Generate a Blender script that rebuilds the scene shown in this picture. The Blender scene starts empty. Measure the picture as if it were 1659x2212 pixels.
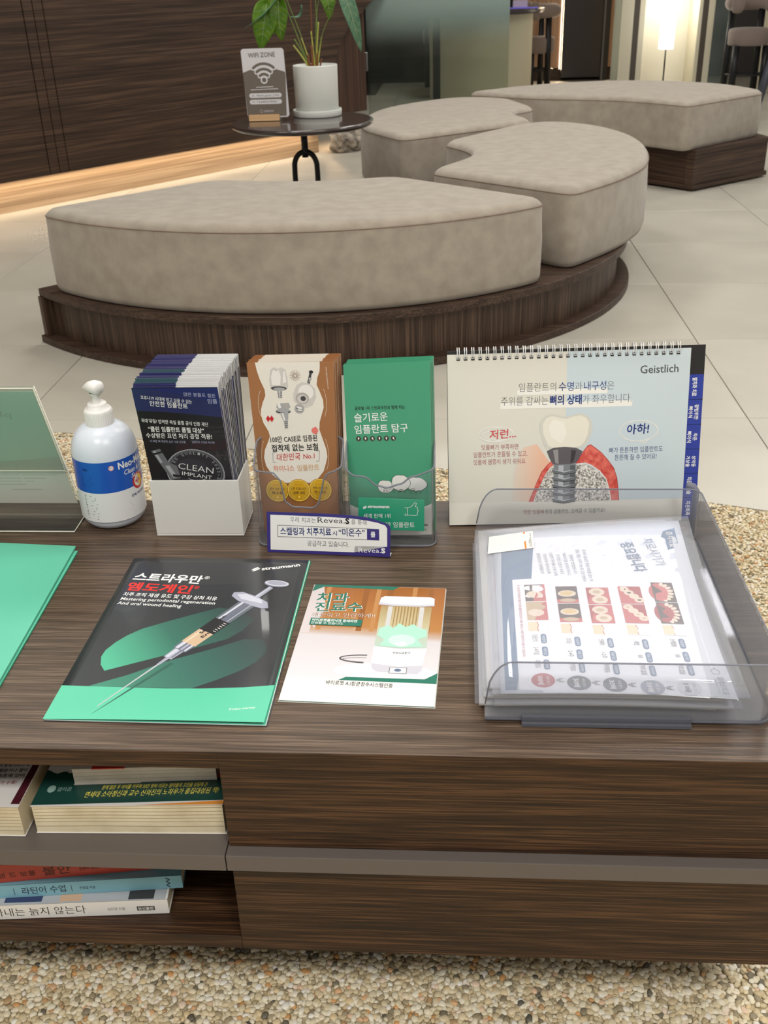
import bpy, bmesh, math, random
import numpy as np
from mathutils import Vector, Matrix
SC = bpy.context.scene; COL = SC.collection; PI = math.pi
random.seed(7); RN = np.random.RandomState(7)

# ---------------- camera ----------------
cam = bpy.data.objects.new('camera', bpy.data.cameras.new('camera')); COL.objects.link(cam); SC.camera = cam
cam.data.sensor_fit = 'VERTICAL'; cam.data.sensor_height = 36.0; cam.data.lens = 2211.2 / 2212 * 36
cam.data.clip_start = .02; cam.data.clip_end = 100
yaw, pit, rol = -.0743032, .4832998, .0317512
fw = Vector((math.sin(yaw) * math.cos(pit), math.cos(yaw) * math.cos(pit), -math.sin(pit)))
rt = Vector((math.cos(yaw), -math.sin(yaw), 0)); dn = fw.cross(rt)
r2 = math.cos(rol) * rt + math.sin(rol) * dn; d2 = -math.sin(rol) * rt + math.cos(rol) * dn
cam.matrix_world = Matrix(((r2.x, -d2.x, -fw.x, 0), (r2.y, -d2.y, -fw.y, 0), (r2.z, -d2.z, -fw.z, .97075), (0, 0, 0, 1)))
cam.data.dof.use_dof = True; cam.data.dof.focus_distance = 1.25; cam.data.dof.aperture_fstop = 16

# ---------------- light ----------------
SC.view_settings.view_transform = 'Standard'; SC.view_settings.look = 'None'
SC.view_settings.exposure = 0.0; SC.view_settings.gamma = 1.0; SC.view_settings.use_curve_mapping = False
w = bpy.data.worlds.new('World'); SC.world = w; w.use_nodes = True
w.node_tree.nodes['Background'].inputs[0].default_value = (1, .985, .96, 1)
w.node_tree.nodes['Background'].inputs[1].default_value = .42
try: SC.cycles.transparent_max_bounces = 32
except Exception: pass
def area(name, loc, sx, sy, power, col=(1, .99, .965), rot=(0, 0, 0), spread=PI):
    l = bpy.data.lights.new(name, 'AREA'); l.shape = 'RECTANGLE'; l.size = sx; l.size_y = sy; l.energy = power; l.color = col; l.spread = spread
    o = bpy.data.objects.new(name, l); o.location = loc; o.rotation_euler = rot; COL.objects.link(o); return o
CEIL = 2.6
LAMPS = [(-.7, -.75, 30), (.8, -.75, 31), (-.8, 1.15, 10), (1.1, 1.15, 13), (-1.5, 2.6, 9), (1.0, 2.6, 15), (-.6, 4.4, 16), (1.6, 4.4, 16), (.2, 6.4, 17), (2.2, 6.4, 17), (-.4, 8.6, 10)]  # all out of view; the last is added to brighten the floor behind the glass
for x, y, pw in LAMPS:
    area('ceiling_lamp_light', (x, y, CEIL - .03), .6, .6, pw)

# ---------------- materials ----------------
def lin(c):
    if isinstance(c, str): c = tuple(int(c[i:i + 2], 16) for i in (0, 2, 4))
    r = []
    for v in c[:3]:
        v /= 255.0; r.append(v / 12.92 if v <= .04045 else ((v + .055) / 1.055) ** 2.4)
    return (*r, 1)
_M = {}
def mat(name, col, rough=.5, metal=0, spec=.5, emit=0, sub=0, sheen=0, alpha=1, coat=0):
    if name in _M: return _M[name]
    m = bpy.data.materials.new(name); m.use_nodes = True; b = m.node_tree.nodes['Principled BSDF']
    b.inputs['Base Color'].default_value = lin(col); b.inputs['Roughness'].default_value = rough
    b.inputs['Metallic'].default_value = metal; b.inputs['Specular IOR Level'].default_value = spec
    b.inputs['Sheen Weight'].default_value = sheen; b.inputs['Coat Weight'].default_value = coat; b.inputs['Alpha'].default_value = alpha
    if emit: b.inputs['Emission Color'].default_value = lin(col); b.inputs['Emission Strength'].default_value = emit
    if sub: b.inputs['Subsurface Weight'].default_value = sub; b.inputs['Subsurface Radius'].default_value = (.01, .01, .01)
    _M[name] = m; return m
def nt(m): return m.node_tree.nodes, m.node_tree.links, m.node_tree.nodes['Principled BSDF']
def ramp(n, stops):
    r = n.new('ShaderNodeValToRGB'); e = r.color_ramp.elements
    e[0].position, e[0].color = stops[0][0], lin(stops[0][1]); e[1].position, e[1].color = stops[-1][0], lin(stops[-1][1])
    for p, c in stops[1:-1]:
        k = e.new(p); k.color = lin(c)
    return r
def wood(name, axis, cols, rough=.45, fine=160, spec=.4, rot=0, bump=.15):
    m = mat(name, cols[1], rough, spec=spec); n, l, b = nt(m)
    tc = n.new('ShaderNodeTexCoord'); mp = n.new('ShaderNodeMapping'); mp.inputs['Rotation'].default_value = (0, 0, rot)
    l.new(tc.outputs['Object'], mp.inputs[0])
    s1 = [fine] * 3; s2 = [fine * .16] * 3
    for q in ((0, 1) if axis == 3 else (axis,)): s1[q] = fine * .014; s2[q] = fine * .005
    out = []
    for s, det, dis in ((s1, 4, .3), (s2, 3, .6)):
        vm = n.new('ShaderNodeVectorMath'); vm.operation = 'MULTIPLY'; vm.inputs[1].default_value = s; l.new(mp.outputs[0], vm.inputs[0])
        nz = n.new('ShaderNodeTexNoise'); nz.inputs['Scale'].default_value = 1; nz.inputs['Detail'].default_value = det; nz.inputs['Distortion'].default_value = dis
        l.new(vm.outputs[0], nz.inputs[0]); out.append(nz)
    mx = n.new('ShaderNodeMix'); mx.inputs[0].default_value = .33; l.new(out[0].outputs[0], mx.inputs[2]); l.new(out[1].outputs[0], mx.inputs[3])
    r = ramp(n, [(.38, cols[0]), (.5, cols[1]), (.62, cols[2])]); l.new(mx.outputs[0], r.inputs[0]); l.new(r.outputs[0], b.inputs['Base Color'])
    bp = n.new('ShaderNodeBump'); bp.inputs['Strength'].default_value = bump; bp.inputs['Distance'].default_value = .001
    l.new(out[0].outputs[0], bp.inputs['Height']); l.new(bp.outputs[0], b.inputs['Normal']); return m
def mottled(name, c1, c2, scale, rough=.5, detail=5, bump=0, bscale=None, spec=.4, sheen=0):
    m = mat(name, c1, rough, spec=spec, sheen=sheen); n, l, b = nt(m)
    tc = n.new('ShaderNodeTexCoord'); nz = n.new('ShaderNodeTexNoise'); nz.inputs['Scale'].default_value = scale; nz.inputs['Detail'].default_value = detail
    l.new(tc.outputs['Object'], nz.inputs[0]); r = ramp(n, [(.35, c1), (.65, c2)]); l.new(nz.outputs[0], r.inputs[0]); l.new(r.outputs[0], b.inputs['Base Color'])
    if bump:
        n2 = n.new('ShaderNodeTexNoise'); n2.inputs['Scale'].default_value = bscale; n2.inputs['Detail'].default_value = 3; l.new(tc.outputs['Object'], n2.inputs[0])
        bp = n.new('ShaderNodeBump'); bp.inputs['Strength'].default_value = bump; bp.inputs['Distance'].default_value = .002
        l.new(n2.outputs[0], bp.inputs['Height']); l.new(bp.outputs[0], b.inputs['Normal'])
    return m
def clear(name, tint, gloss=.5, haze=0, hazecol=(255, 255, 255), rough=.03, ior=1.45):
    m = bpy.data.materials.new(name); m.use_nodes = True; n = m.node_tree.nodes; l = m.node_tree.links; n.clear()
    out = n.new('ShaderNodeOutputMaterial'); tr = n.new('ShaderNodeBsdfTransparent'); tr.inputs[0].default_value = lin(tint)
    gl = n.new('ShaderNodeBsdfGlossy'); gl.inputs['Roughness'].default_value = rough; fr = n.new('ShaderNodeLayerWeight'); fr.inputs[0].default_value = .22
    mu = n.new('ShaderNodeMath'); mu.operation = 'MULTIPLY'; mu.inputs[1].default_value = gloss; l.new(fr.outputs[0], mu.inputs[0])
    mx = n.new('ShaderNodeMixShader'); l.new(mu.outputs[0], mx.inputs[0]); l.new(tr.outputs[0], mx.inputs[1]); l.new(gl.outputs[0], mx.inputs[2])
    last = mx
    if haze:
        df = n.new('ShaderNodeBsdfDiffuse'); df.inputs[0].default_value = lin(hazecol); m2 = n.new('ShaderNodeMixShader'); m2.inputs[0].default_value = haze
        l.new(last.outputs[0], m2.inputs[1]); l.new(df.outputs[0], m2.inputs[2]); last = m2
    l.new(last.outputs[0], out.inputs[0]); _M[name] = m; return m

W_TOP = wood('wood_tabletop', 0, [(58, 45, 35), (83, 67, 54), (116, 96, 80)], rough=.36, fine=900)
W_FR = wood('wood_front', 0, [(29, 15, 5), (54, 33, 16), (93, 64, 40)], rough=.5, fine=800)
W_BASE = wood('wood_bench_vertical', 2, [(46, 32, 24), (72, 54, 42), (102, 80, 65)], rough=.45, fine=300)
W_SLAB = wood('wood_bench_slab', 0, [(44, 31, 23), (64, 47, 37), (90, 70, 57)], rough=.45, fine=300)
W_WALL = wood('wood_wall', 0, [(41, 27, 17), (60, 42, 29), (84, 62, 46)], rough=.5, fine=190, rot=-math.radians(52.88), bump=.05)
W_WALLV = wood('wood_wall_vertical', 2, [(48, 31, 21), (68, 45, 32), (90, 63, 46)], rough=.5, fine=60)
W_KICK = wood('wood_kick', 0, [(140, 116, 92), (164, 138, 110), (184, 158, 130)], rough=.5, fine=90, rot=-math.radians(52.88), bump=.05)
GREY = mat('grey_laminate', (96, 89, 85), .4)
M_TILE = mottled('floor_tile', (184, 179, 167), (199, 194, 182), 2.2, rough=.33, detail=7, spec=.45)
M_GROUT = mat('grout', (150, 143, 132), .9)
M_FAB = mottled('bench_fabric', (161, 150, 137), (175, 165, 151), 20, rough=.95, detail=12, bump=.5, bscale=700, spec=.15, sheen=.35)
M_SEAM = mat('fabric_seam', (140, 122, 110), .95, spec=.1)
WHITE = mat('white_paper', (238, 236, 232), .45); IVORY = mat('ivory_paper', (226, 221, 210), .5)
PAGE = mottled('page_edges', (226, 216, 190), (240, 232, 212), 60, rough=.9)
BLACKM = mat('black_metal', (22, 20, 20), .4, metal=.3)
PLAST = mat('white_plastic', (232, 234, 236), .35, sub=.15)
STEEL = mat('polished_steel', (190, 190, 195), .25, metal=1)

# ---------------- mesh helpers ----------------
def root_loc(o):
    v = Vector((0, 0, 0))
    while o is not None:
        v += o.location; o = o.parent
    return v
def link(name, me, parent=None, **props):
    o = bpy.data.objects.new(name, me); COL.objects.link(o)
    if parent is not None: o.parent = parent
    for k, v in props.items(): o[k] = v
    return o
def empty(name, loc, label=None, cat=None, group=None, rz=0):
    o = bpy.data.objects.new(name, None); COL.objects.link(o); o.location = loc; o.rotation_euler.z = rz; o.empty_display_size = .02
    if label: o['label'] = label
    if cat: o['category'] = cat
    if group: o['group'] = group
    return o
class MB:
    def __init__(s): s.v = []; s.f = []; s.m = []; s.mats = []; s.sm = []
    def mi(s, m):
        if m not in s.mats: s.mats.append(m)
        return s.mats.index(m)
    def add(s, vs, fs, m, smooth=False):
        k = len(s.v); s.v += [tuple(v) for v in vs]; i = s.mi(m)
        for f in fs: s.f.append([k + j for j in f]); s.m.append(i); s.sm.append(smooth)
        return s
    def box(s, a, b, m, T=None):
        (x0, y0, z0), (x1, y1, z1) = a, b
        vs = [Vector(p) for p in ((x0, y0, z0), (x1, y0, z0), (x1, y1, z0), (x0, y1, z0), (x0, y0, z1), (x1, y0, z1), (x1, y1, z1), (x0, y1, z1))]
        if T: vs = [T(v) for v in vs]
        return s.add(vs, [(0, 3, 2, 1), (4, 5, 6, 7), (0, 1, 5, 4), (1, 2, 6, 5), (2, 3, 7, 6), (3, 0, 4, 7)], m)
    def prism(s, poly, z0, z1, m, T=None, smooth=False):
        n = len(poly); vs = [Vector((x, y, z0)) for x, y in poly] + [Vector((x, y, z1)) for x, y in poly]
        if T: vs = [T(v) for v in vs]
        s.add(vs, [list(range(n))[::-1], list(range(n, 2 * n))], m)
        k = len(s.v) - 2 * n; i = s.mi(m)
        for j in range(n): s.f.append([k + j, k + (j + 1) % n, k + n + (j + 1) % n, k + n + j]); s.m.append(i); s.sm.append(smooth)
        return s
    def lathe(s, prof, c, m, n=40, T=None, smooth=True, a0=0, a1=2 * PI):
        full = abs(a1 - a0 - 2 * PI) < 1e-6; na = n if full else n + 1; vs = []
        for r, z in prof:
            for j in range(na):
                a = a0 + (a1 - a0) * j / n; vs.append(Vector((c[0] + r * math.cos(a), c[1] + r * math.sin(a), c[2] + z)))
        if T: vs = [T(v) for v in vs]
        fs = []
        for i in range(len(prof) - 1):
            for j in range(n):
                j2 = (j + 1) % na; fs.append((i * na + j, i * na + j2, (i + 1) * na + j2, (i + 1) * na + j))
        return s.add(vs, fs, m, smooth)
    def tube(s, path, r, m, n=8, closed=False, r1=None, smooth=True):
        P = [Vector(p) for p in path]; N = len(P); vs = []; up = Vector((0, 0, 1)); prev = None
        for i, p in enumerate(P):
            t = (P[(i + 1) % N] - P[i - 1]) if closed else (P[min(i + 1, N - 1)] - P[max(i - 1, 0)])
            t.normalize(); a = t.cross(up)
            if a.length < .2: a = t.cross(Vector((1, 0, 0)))
            if prev is not None:
                a = prev - t * prev.dot(t)
            a.normalize(); prev = a; b = t.cross(a); rr = r if r1 is None else r + (r1 - r) * i / max(1, N - 1)
            for j in range(n):
                q = 2 * PI * j / n; vs.append(p + a * (rr * math.cos(q)) + b * (rr * math.sin(q)))
        fs = []
        for i in range(N if closed else N - 1):
            for j in range(n):
                fs.append((i * n + j, i * n + (j + 1) % n, ((i + 1) % N) * n + (j + 1) % n, ((i + 1) % N) * n + j))
        if not closed: fs += [list(range(n)), list(range((N - 1) * n, N * n))[::-1]]
        return s.add(vs, fs, m, smooth)
    def build(s, name, parent=None, bevel=0, seg=2, local=False, fix=True, **props):
        me = bpy.data.meshes.new(name); off = Vector((0, 0, 0)) if local else root_loc(parent)
        me.from_pydata([(v[0] - off.x, v[1] - off.y, v[2] - off.z) for v in s.v], [], s.f)
        for m in s.mats: me.materials.append(m)
        me.polygons.foreach_set('material_index', s.m); me.polygons.foreach_set('use_smooth', s.sm)
        if fix:
            bm = bmesh.new(); bm.from_mesh(me); bmesh.ops.recalc_face_normals(bm, faces=bm.faces); bm.to_mesh(me); bm.free()
        me.update(); o = link(name, me, parent, **props)
        if bevel:
            b = o.modifiers.new('bevel', 'BEVEL'); b.width = bevel; b.segments = seg; b.limit_method = 'ANGLE'; b.angle_limit = .6
        return o
_T = {}; _TC = []
def text_geo(s, bold):
    k = (s, bold)
    if k not in _T:
        if not _TC: _TC.append(bpy.data.objects.new('t', bpy.data.curves.new('t', 'FONT')))
        o = _TC[0]; c = o.data; c.body = s; c.size = 1; c.resolution_u = 2; c.offset = bold; me = bpy.data.meshes.new_from_object(o)
        _T[k] = ([tuple(v.co[:2]) for v in me.vertices], [tuple(p.vertices) for p in me.polygons])
        bpy.data.meshes.remove(me)
    return _T[k]
class Sheet:
    """flat print on a surface: fn maps local millimetres (x, y, lift) to a world point"""
    def __init__(s, fn, cut=None): s.fn = fn; s.t = MB(); s.p = MB(); s.k = .2; s.dk = .006; s.cut = cut
    def poly(s, pts, m, lift=None):
        if lift is None: s.k += s.dk; lift = s.k
        bm = bmesh.new(); vs = [bm.verts.new((x, y, 0)) for x, y in pts]; bm.faces.new(vs)
        if s.cut:
            for ax in (0, 1):
                lo = min(p[ax] for p in pts); hi = max(p[ax] for p in pts); q = math.ceil(lo / s.cut) * s.cut
                while q < hi:
                    no = (1, 0, 0) if ax == 0 else (0, 1, 0); bmesh.ops.bisect_plane(bm, geom=bm.verts[:] + bm.edges[:] + bm.faces[:], plane_co=(no[0] * q, no[1] * q, 0), plane_no=no); q += s.cut
        bmesh.ops.triangulate(bm, faces=bm.faces); bm.verts.index_update()
        s.p.add([s.fn(v.co.x, v.co.y, lift) for v in bm.verts], [[v.index for v in f.verts] for f in bm.faces], m); bm.free(); return s
    def rect(s, x0, y0, x1, y1, m, lift=None, r=0):
        if r:
            pts = []
            for cx, cy, a in ((x1 - r, y0 + r, -90), (x1 - r, y1 - r, 0), (x0 + r, y1 - r, 90), (x0 + r, y0 + r, 180)):
                pts += [(cx + r * math.cos(math.radians(a + q)), cy + r * math.sin(math.radians(a + q))) for q in (0, 22, 45, 68, 90)]
            return s.poly(pts, m, lift)
        return s.poly([(x0, y0), (x1, y0), (x1, y1), (x0, y1)], m, lift)
    def ell(s, cx, cy, rx, ry, m, n=32, lift=None, rot=0):
        c, q = math.cos(rot), math.sin(rot)
        return s.poly([(cx + rx * math.cos(a) * c - ry * math.sin(a) * q, cy + rx * math.cos(a) * q + ry * math.sin(a) * c) for a in (2 * PI * i / n for i in range(n))], m, lift)
    def line(s, pts, wd, m, closed=False, lift=None):
        if lift is None: s.k += s.dk; lift = s.k
        P = [Vector(p) for p in pts]
        if closed: P.append(P[0])
        for a, b in zip(P, P[1:]):
            d = b - a
            if d.length < 1e-6: continue
            d.normalize(); q = Vector((-d.y, d.x)) * wd / 2; e = d * wd * .3
            cs = [a - q - e, b - q + e, b + q + e, a + q - e]
            s.p.add([s.fn(c.x, c.y, lift) for c in cs], [(0, 1, 2, 3)], m)
        return s
    def ring(s, cx, cy, rx, ry, wd, m, n=36, a0=0, a1=2 * PI):
        return s.line([(cx + rx * math.cos(a0 + (a1 - a0) * i / n), cy + ry * math.sin(a0 + (a1 - a0) * i / n)) for i in range(n + 1)], wd, m)
    def text(s, st, x0, y0, x1, y1, size, m, bold=0, slant=0, lift=None, mirror=False):
        vs, fs = text_geo(st, bold); 
        if lift is None: s.k += s.dk; lift = s.k
        mnx = min(v[0] for v in vs); mxx = max(v[0] for v in vs); d = Vector((x1 - x0, y1 - y0)); L = d.length; d.normalize(); q = Vector((-d.y, d.x)); sx = L / (mxx - mnx)
        out = []
        for x, y in vs:
            x = (x - mnx) * sx + y * size * slant
            if mirror: x = L - x
            p = Vector((x0, y0)) + d * x + q * (y * size); out.append(s.fn(p.x, p.y, lift))
        s.t.add(out, fs, m); return s
    def done(s, parent, pname='printed_picture', tname='lettering'):
        r = []
        if s.p.v: r.append(s.p.build(pname, parent, fix=False, kind='stuff'))
        if s.t.v: r.append(s.t.build(tname, parent, fix=False, kind='stuff'))
        return r
def frame(O, U, V):
    O = Vector(O); U = Vector(U).normalized(); V = Vector(V).normalized(); N = U.cross(V)
    return lambda x, y, z=0: O + U * (x / 1000) + V * (y / 1000) + N * (z / 1000)
def slab(fn, x0, y0, x1, y1, z0, z1, m, mb=None):
    mb = mb or MB(); vs = [fn(x, y, z) for z in (z0, z1) for x, y in ((x0, y0), (x1, y0), (x1, y1), (x0, y1))]
    return mb.add(vs, [(0, 3, 2, 1), (4, 5, 6, 7), (0, 1, 5, 4), (1, 2, 6, 5), (2, 3, 7, 6), (3, 0, 4, 7)], m)
def gridsheet(fn, W, H, nx, ny, z0, z1, m, mb=None):
    mb = mb or MB(); vs = []; fs = []
    for z in (z0, z1):
        for j in range(ny + 1):
            for i in range(nx + 1): vs.append(fn(W * i / nx, H * j / ny, z))
    K = (nx + 1) * (ny + 1); I = lambda i, j, k: k * K + j * (nx + 1) + i
    for j in range(ny):
        for i in range(nx):
            fs.append((I(i, j, 1), I(i + 1, j, 1), I(i + 1, j + 1, 1), I(i, j + 1, 1))); fs.append((I(i, j, 0), I(i, j + 1, 0), I(i + 1, j + 1, 0), I(i + 1, j, 0)))
    for i in range(nx): fs += [(I(i, 0, 0), I(i + 1, 0, 0), I(i + 1, 0, 1), I(i, 0, 1)), (I(i, ny, 1), I(i + 1, ny, 1), I(i + 1, ny, 0), I(i, ny, 0))]
    for j in range(ny): fs += [(I(0, j, 1), I(0, j + 1, 1), I(0, j + 1, 0), I(0, j, 0)), (I(nx, j, 0), I(nx, j + 1, 0), I(nx, j + 1, 1), I(nx, j, 1))]
    return mb.add(vs, fs, m, True)
# ================= large structure =================
floor = link('floor', None, kind='structure'); 
mb = MB(); mb.box((-4.5, -3, -.06), (5, 12.2, -.004), M_GROUT); fo = mb.build('grout_bed', floor)
PB = [(-2.2, 2.36), (-1.6, 2.33), (-.93, 2.253), (-.47, 2.158), (0, 2.045), (.53, 1.887), (.9, 1.76), (1.25, 1.6), (1.7, 1.3)]
def pb(x):
    if x <= PB[0][0]: return PB[0][1]
    for (a, b), (c, d) in zip(PB, PB[1:]):
        if x <= c: return b + (d - b) * (x - a) / (c - a)
    return PB[-1][1]
def tile_mesh(poly):
    mb = MB(); mb.prism(poly, -.012, 0, M_TILE); return mb
X0, Y0, TS, G = .712, 2.337, .6, .0014
full = None
for i in range(-8, 7):
    for j in range(-4, 16):
        x0, y0 = X0 + i * TS + G, Y0 + j * TS + G; x1, y1 = x0 + TS - 2 * G, y0 + TS - 2 * G
        if y1 > 12: continue
        yb = max(pb(x0 + (x1 - x0) * k / 8) for k in range(9)) + .003
        if y1 < min(pb(x0), pb(x1)) + .03: continue
        if y0 > yb:
            if full is None:
                o = MB().prism([(0, 0), (TS - 2 * G, 0), (TS - 2 * G, TS - 2 * G), (0, TS - 2 * G)], -.012, 0, M_TILE).build('tile', floor, bevel=.0008, seg=1, local=True); full = o.data
            else:
                o = link('tile', full, floor); b = o.modifiers.new('bevel', 'BEVEL'); b.width = .0008; b.segments = 1
            o.location = (x0, y0, 0)
        else:
            bot = [(x0 + (x1 - x0) * k / 8, min(max(y0, pb(x0 + (x1 - x0) * k / 8) + .003), y1 - .001)) for k in range(9)]
            MB().prism(bot + [(x1, y1), (x0, y1)], -.012, 0, M_TILE).build('tile', floor)
# pebble bed
def pebble_material():
    m = mat('pebbles', (200, 185, 150), .5, spec=.4); n, l, b = nt(m)
    g = n.new('ShaderNodeNewGeometry'); oi = n.new('ShaderNodeObjectInfo'); a = n.new('ShaderNodeMath'); a.operation = 'ADD'; f = n.new('ShaderNodeMath'); f.operation = 'FRACT'
    l.new(g.outputs['Random Per Island'], a.inputs[0]); l.new(oi.outputs['Random'], a.inputs[1]); l.new(a.outputs[0], f.inputs[0])
    r = ramp(n, [(0, (92, 88, 78)), (.035, (150, 138, 112)), (.14, (200, 180, 142)), (.3, (216, 200, 164)), (.48, (228, 216, 186)), (.66, (236, 228, 206)), (.82, (220, 196, 152)), (.9, (240, 236, 224)), (.97, (214, 158, 98)), (1, (176, 150, 116))])
    l.new(f.outputs[0], r.inputs[0])
    tc = n.new('ShaderNodeTexCoord'); nz = n.new('ShaderNodeTexNoise'); nz.inputs['Scale'].default_value = 500; l.new(tc.outputs['Object'], nz.inputs[0])
    mx = n.new('ShaderNodeMix'); mx.data_type = 'RGBA'; mx.blend_type = 'MULTIPLY'; mx.inputs[0].default_value = .12; l.new(r.outputs[0], mx.inputs[6]); l.new(nz.outputs[0], mx.inputs[7])
    l.new(mx.outputs[2], b.inputs['Base Color']); return m
M_PEB = pebble_material()
def bed_material():
    m = mat('pebble_mortar', (190, 172, 136), .85); n, l, b = nt(m)
    tc = n.new('ShaderNodeTexCoord'); v = n.new('ShaderNodeTexVoronoi'); v.inputs['Scale'].default_value = 170; l.new(tc.outputs['Object'], v.inputs[0])
    r = ramp(n, [(0, (160, 142, 108)), (.5, (200, 182, 146)), (1, (232, 220, 190))]); l.new(v.outputs['Color'], r.inputs[0]); l.new(r.outputs[0], b.inputs['Base Color'])
    bp = n.new('ShaderNodeBump'); bp.invert = True; bp.inputs['Strength'].default_value = .8; bp.inputs['Distance'].default_value = .003; l.new(v.outputs['Distance'], bp.inputs['Height']); l.new(bp.outputs[0], b.inputs['Normal']); return m
bed = link('floor_pebble_bed', None, kind='structure')
MB().prism([(-4.4, -2.9), (4.4, -2.9), (1.7, 1.3)] + [(x, y) for x, y in PB[::-1]][1:] + [(-4.4, 2.36)], -.005, -.0018, bed_material()).build('mortar', bed)
def ico(sub):
    bm = bmesh.new(); bmesh.ops.create_icosphere(bm, subdivisions=sub, radius=1); V = np.array([v.co[:] for v in bm.verts]); F = np.array([[v.index for v in f.verts] for f in bm.faces]); bm.free(); return V, F
def scatter(x0, x1, y0, y1, sp, keep):
    xs, ys = np.meshgrid(np.arange(x0, x1, sp), np.arange(y0, y1, sp * .87)); xs = xs + (np.arange(xs.shape[0])[:, None] % 2) * sp / 2
    p = np.c_[xs.ravel(), ys.ravel()] + RN.uniform(-.36, .36, (xs.size, 2)) * sp
    return p[[keep(a, b) for a, b in p]]
def pebble_xf(p, sp):
    n = len(p); a = RN.uniform(0, PI, n); rx = sp * RN.uniform(.52, .92, n); ry = rx * RN.uniform(.62, .95, n); rz = rx * RN.uniform(.32, .5, n); z = RN.uniform(-.0012, .0006, n)
    return a, rx, ry, rz, z
def pebble_mass(name, p, sp, sub):
    V, F = ico(sub); a, rx, ry, rz, z = pebble_xf(p, sp); n = len(p); ca, sa = np.cos(a)[:, None], np.sin(a)[:, None]
    J = 1 + RN.uniform(-.14, .14, (n, len(V)))
    X = V[:, 0] * rx[:, None] * J; Y = V[:, 1] * ry[:, None] * J; Z = V[:, 2] * rz[:, None] * J
    co = np.stack([X * ca - Y * sa + p[:, :1], X * sa + Y * ca + p[:, 1:], Z + z[:, None]], -1).reshape(-1, 3)
    f = (F[None] + (np.arange(n) * len(V))[:, None, None]).reshape(-1, 3)
    me = bpy.data.meshes.new(name); me.vertices.add(len(co)); me.vertices.foreach_set('co', co.astype(np.float32).ravel()); me.loops.add(f.size); me.loops.foreach_set('vertex_index', f.astype(np.int32).ravel())
    me.polygons.add(len(f)); me.polygons.foreach_set('loop_start', np.arange(0, f.size, 3, dtype=np.int32)); me.polygons.foreach_set('use_smooth', np.ones(len(f), bool))
    me.materials.append(M_PEB); me.update(calc_edges=True); return link(name, me, bed, kind='stuff')
SP = .0058
front = scatter(-.62, .56, .575, .93, SP, lambda x, y: True)
# the pebbles nearest the lens are pieces of their own
inv = [i for i in range(len(front)) if .612 < front[i, 1] < .640 and -.27 < front[i, 0] < .25][:300]; ins = set(inv)
V, F = ico(2); pm = []
for k in range(8):
    VV = V * (1 + RN.uniform(-.1, .1, (len(V), 1))); mb = MB(); mb.add([tuple(v) for v in VV], [tuple(f) for f in F], M_PEB, True); o = mb.build('pebble', bed, local=True); pm.append(o)
a, rx, ry, rz, z = pebble_xf(front[inv], SP)
for q, i in enumerate(inv):
    o = pm[q] if q < 8 else link('pebble', pm[q % 8].data, bed)
    o.location = (front[i, 0], front[i, 1], z[q]); o.scale = (rx[q], ry[q], rz[q]); o.rotation_euler.z = a[q]
pebble_mass('pebbles', front[[i for i in range(len(front)) if i not in ins]], SP, 2)
pebble_mass('pebbles', scatter(-1.05, .95, .931, 2.34, .0064, lambda x, y: y < pb(x) - .001 and (y > 1.1 or abs(x) > .4) and not (y < 1.2 and x < .2)), .0064, 1)

# left wall of dark wood panels above a recessed lit kickboard
WO = Vector((-2.17, 4.902, 0)); WD = Vector((.603, .7977, 0)); WN = Vector((.7977, -.603, 0))
def WT(v): return WO + WD * v[0] + WN * v[1] + Vector((0, 0, v[2]))
wall = link('wall_left', None, kind='structure')
MB().box((-3.2, -.12, .148), (2.2, .012, 2.6), W_WALL, T=WT).build('backing', wall)
for a, b in ((-3.2, -1.0), (-.996, .278), (.283, .3335), (.3375, .3865)):
    MB().box((a, .012, .148), (b, .05, 2.6), W_WALL, T=WT).build('panel', wall, bevel=.001)
END = [(2.22, .148), (2.27, .33), (2.349, .511), (2.40, .60), (2.46, .671), (2.54, .732), (2.628, .781), (2.712, .834), (3.0, .99), (3.2, 1.2), (3.25, 2.6)]
MB().prism([(.391, .148)] + END + [(.391, 2.6)], .012, .05, W_WALL, T=lambda v: WT(Vector((v.x, v.z, v.y)))).build('panel', wall, bevel=.001)
MB().box((2.2, -.12, .2), (2.672, .010, 2.6), W_WALLV, T=WT).build('end_panel', wall)
MB().box((-3.2, -.03, 0), (2.22, -.002, .15), W_KICK, T=WT).build('baseboard_left', kind='structure')
L = area('kick_led_light', WT(Vector((-.5, .040, .146))), 5.3, .012, 7.5, (1, .80, .56), rot=(0, 0, math.atan2(WD.y, WD.x)))
area('end_led_light', WT(Vector((2.45, -.05, .19))), .42, .05, 1.1, (1, .66, .38), rot=(0, 0, math.atan2(WD.y, WD.x)))
# ceiling
M_CEIL = mat('ceiling_paint', (225, 222, 216), .9)
MB().box((-4.5, -3, CEIL), (5, 12.2, CEIL + .1), M_CEIL).build('ceiling', kind='structure')
M_LAMP = mat('lamp_diffuser', (255, 250, 240), .5, emit=3)
for x, y, pw in LAMPS:
    t = empty('ceiling_light', (x, y, CEIL), 'unseen square recessed ceiling light above the waiting area', 'ceiling light', 'ceiling lights')
    mb = MB()
    for a, b in (((-.32, -.32), (.32, -.3)), ((-.32, .3), (.32, .32)), ((-.32, -.3), (-.3, .3)), ((.3, -.3), (.32, .3))): mb.box((x + a[0], y + a[1], CEIL - .012), (x + b[0], y + b[1], CEIL), mat('white_frame', (235, 235, 235), .4))
    mb.build('frame', t); MB().box((x - .3, y - .3, CEIL - .006), (x + .3, y + .3, CEIL - .001), M_LAMP).build('diffuser', t)
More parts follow.
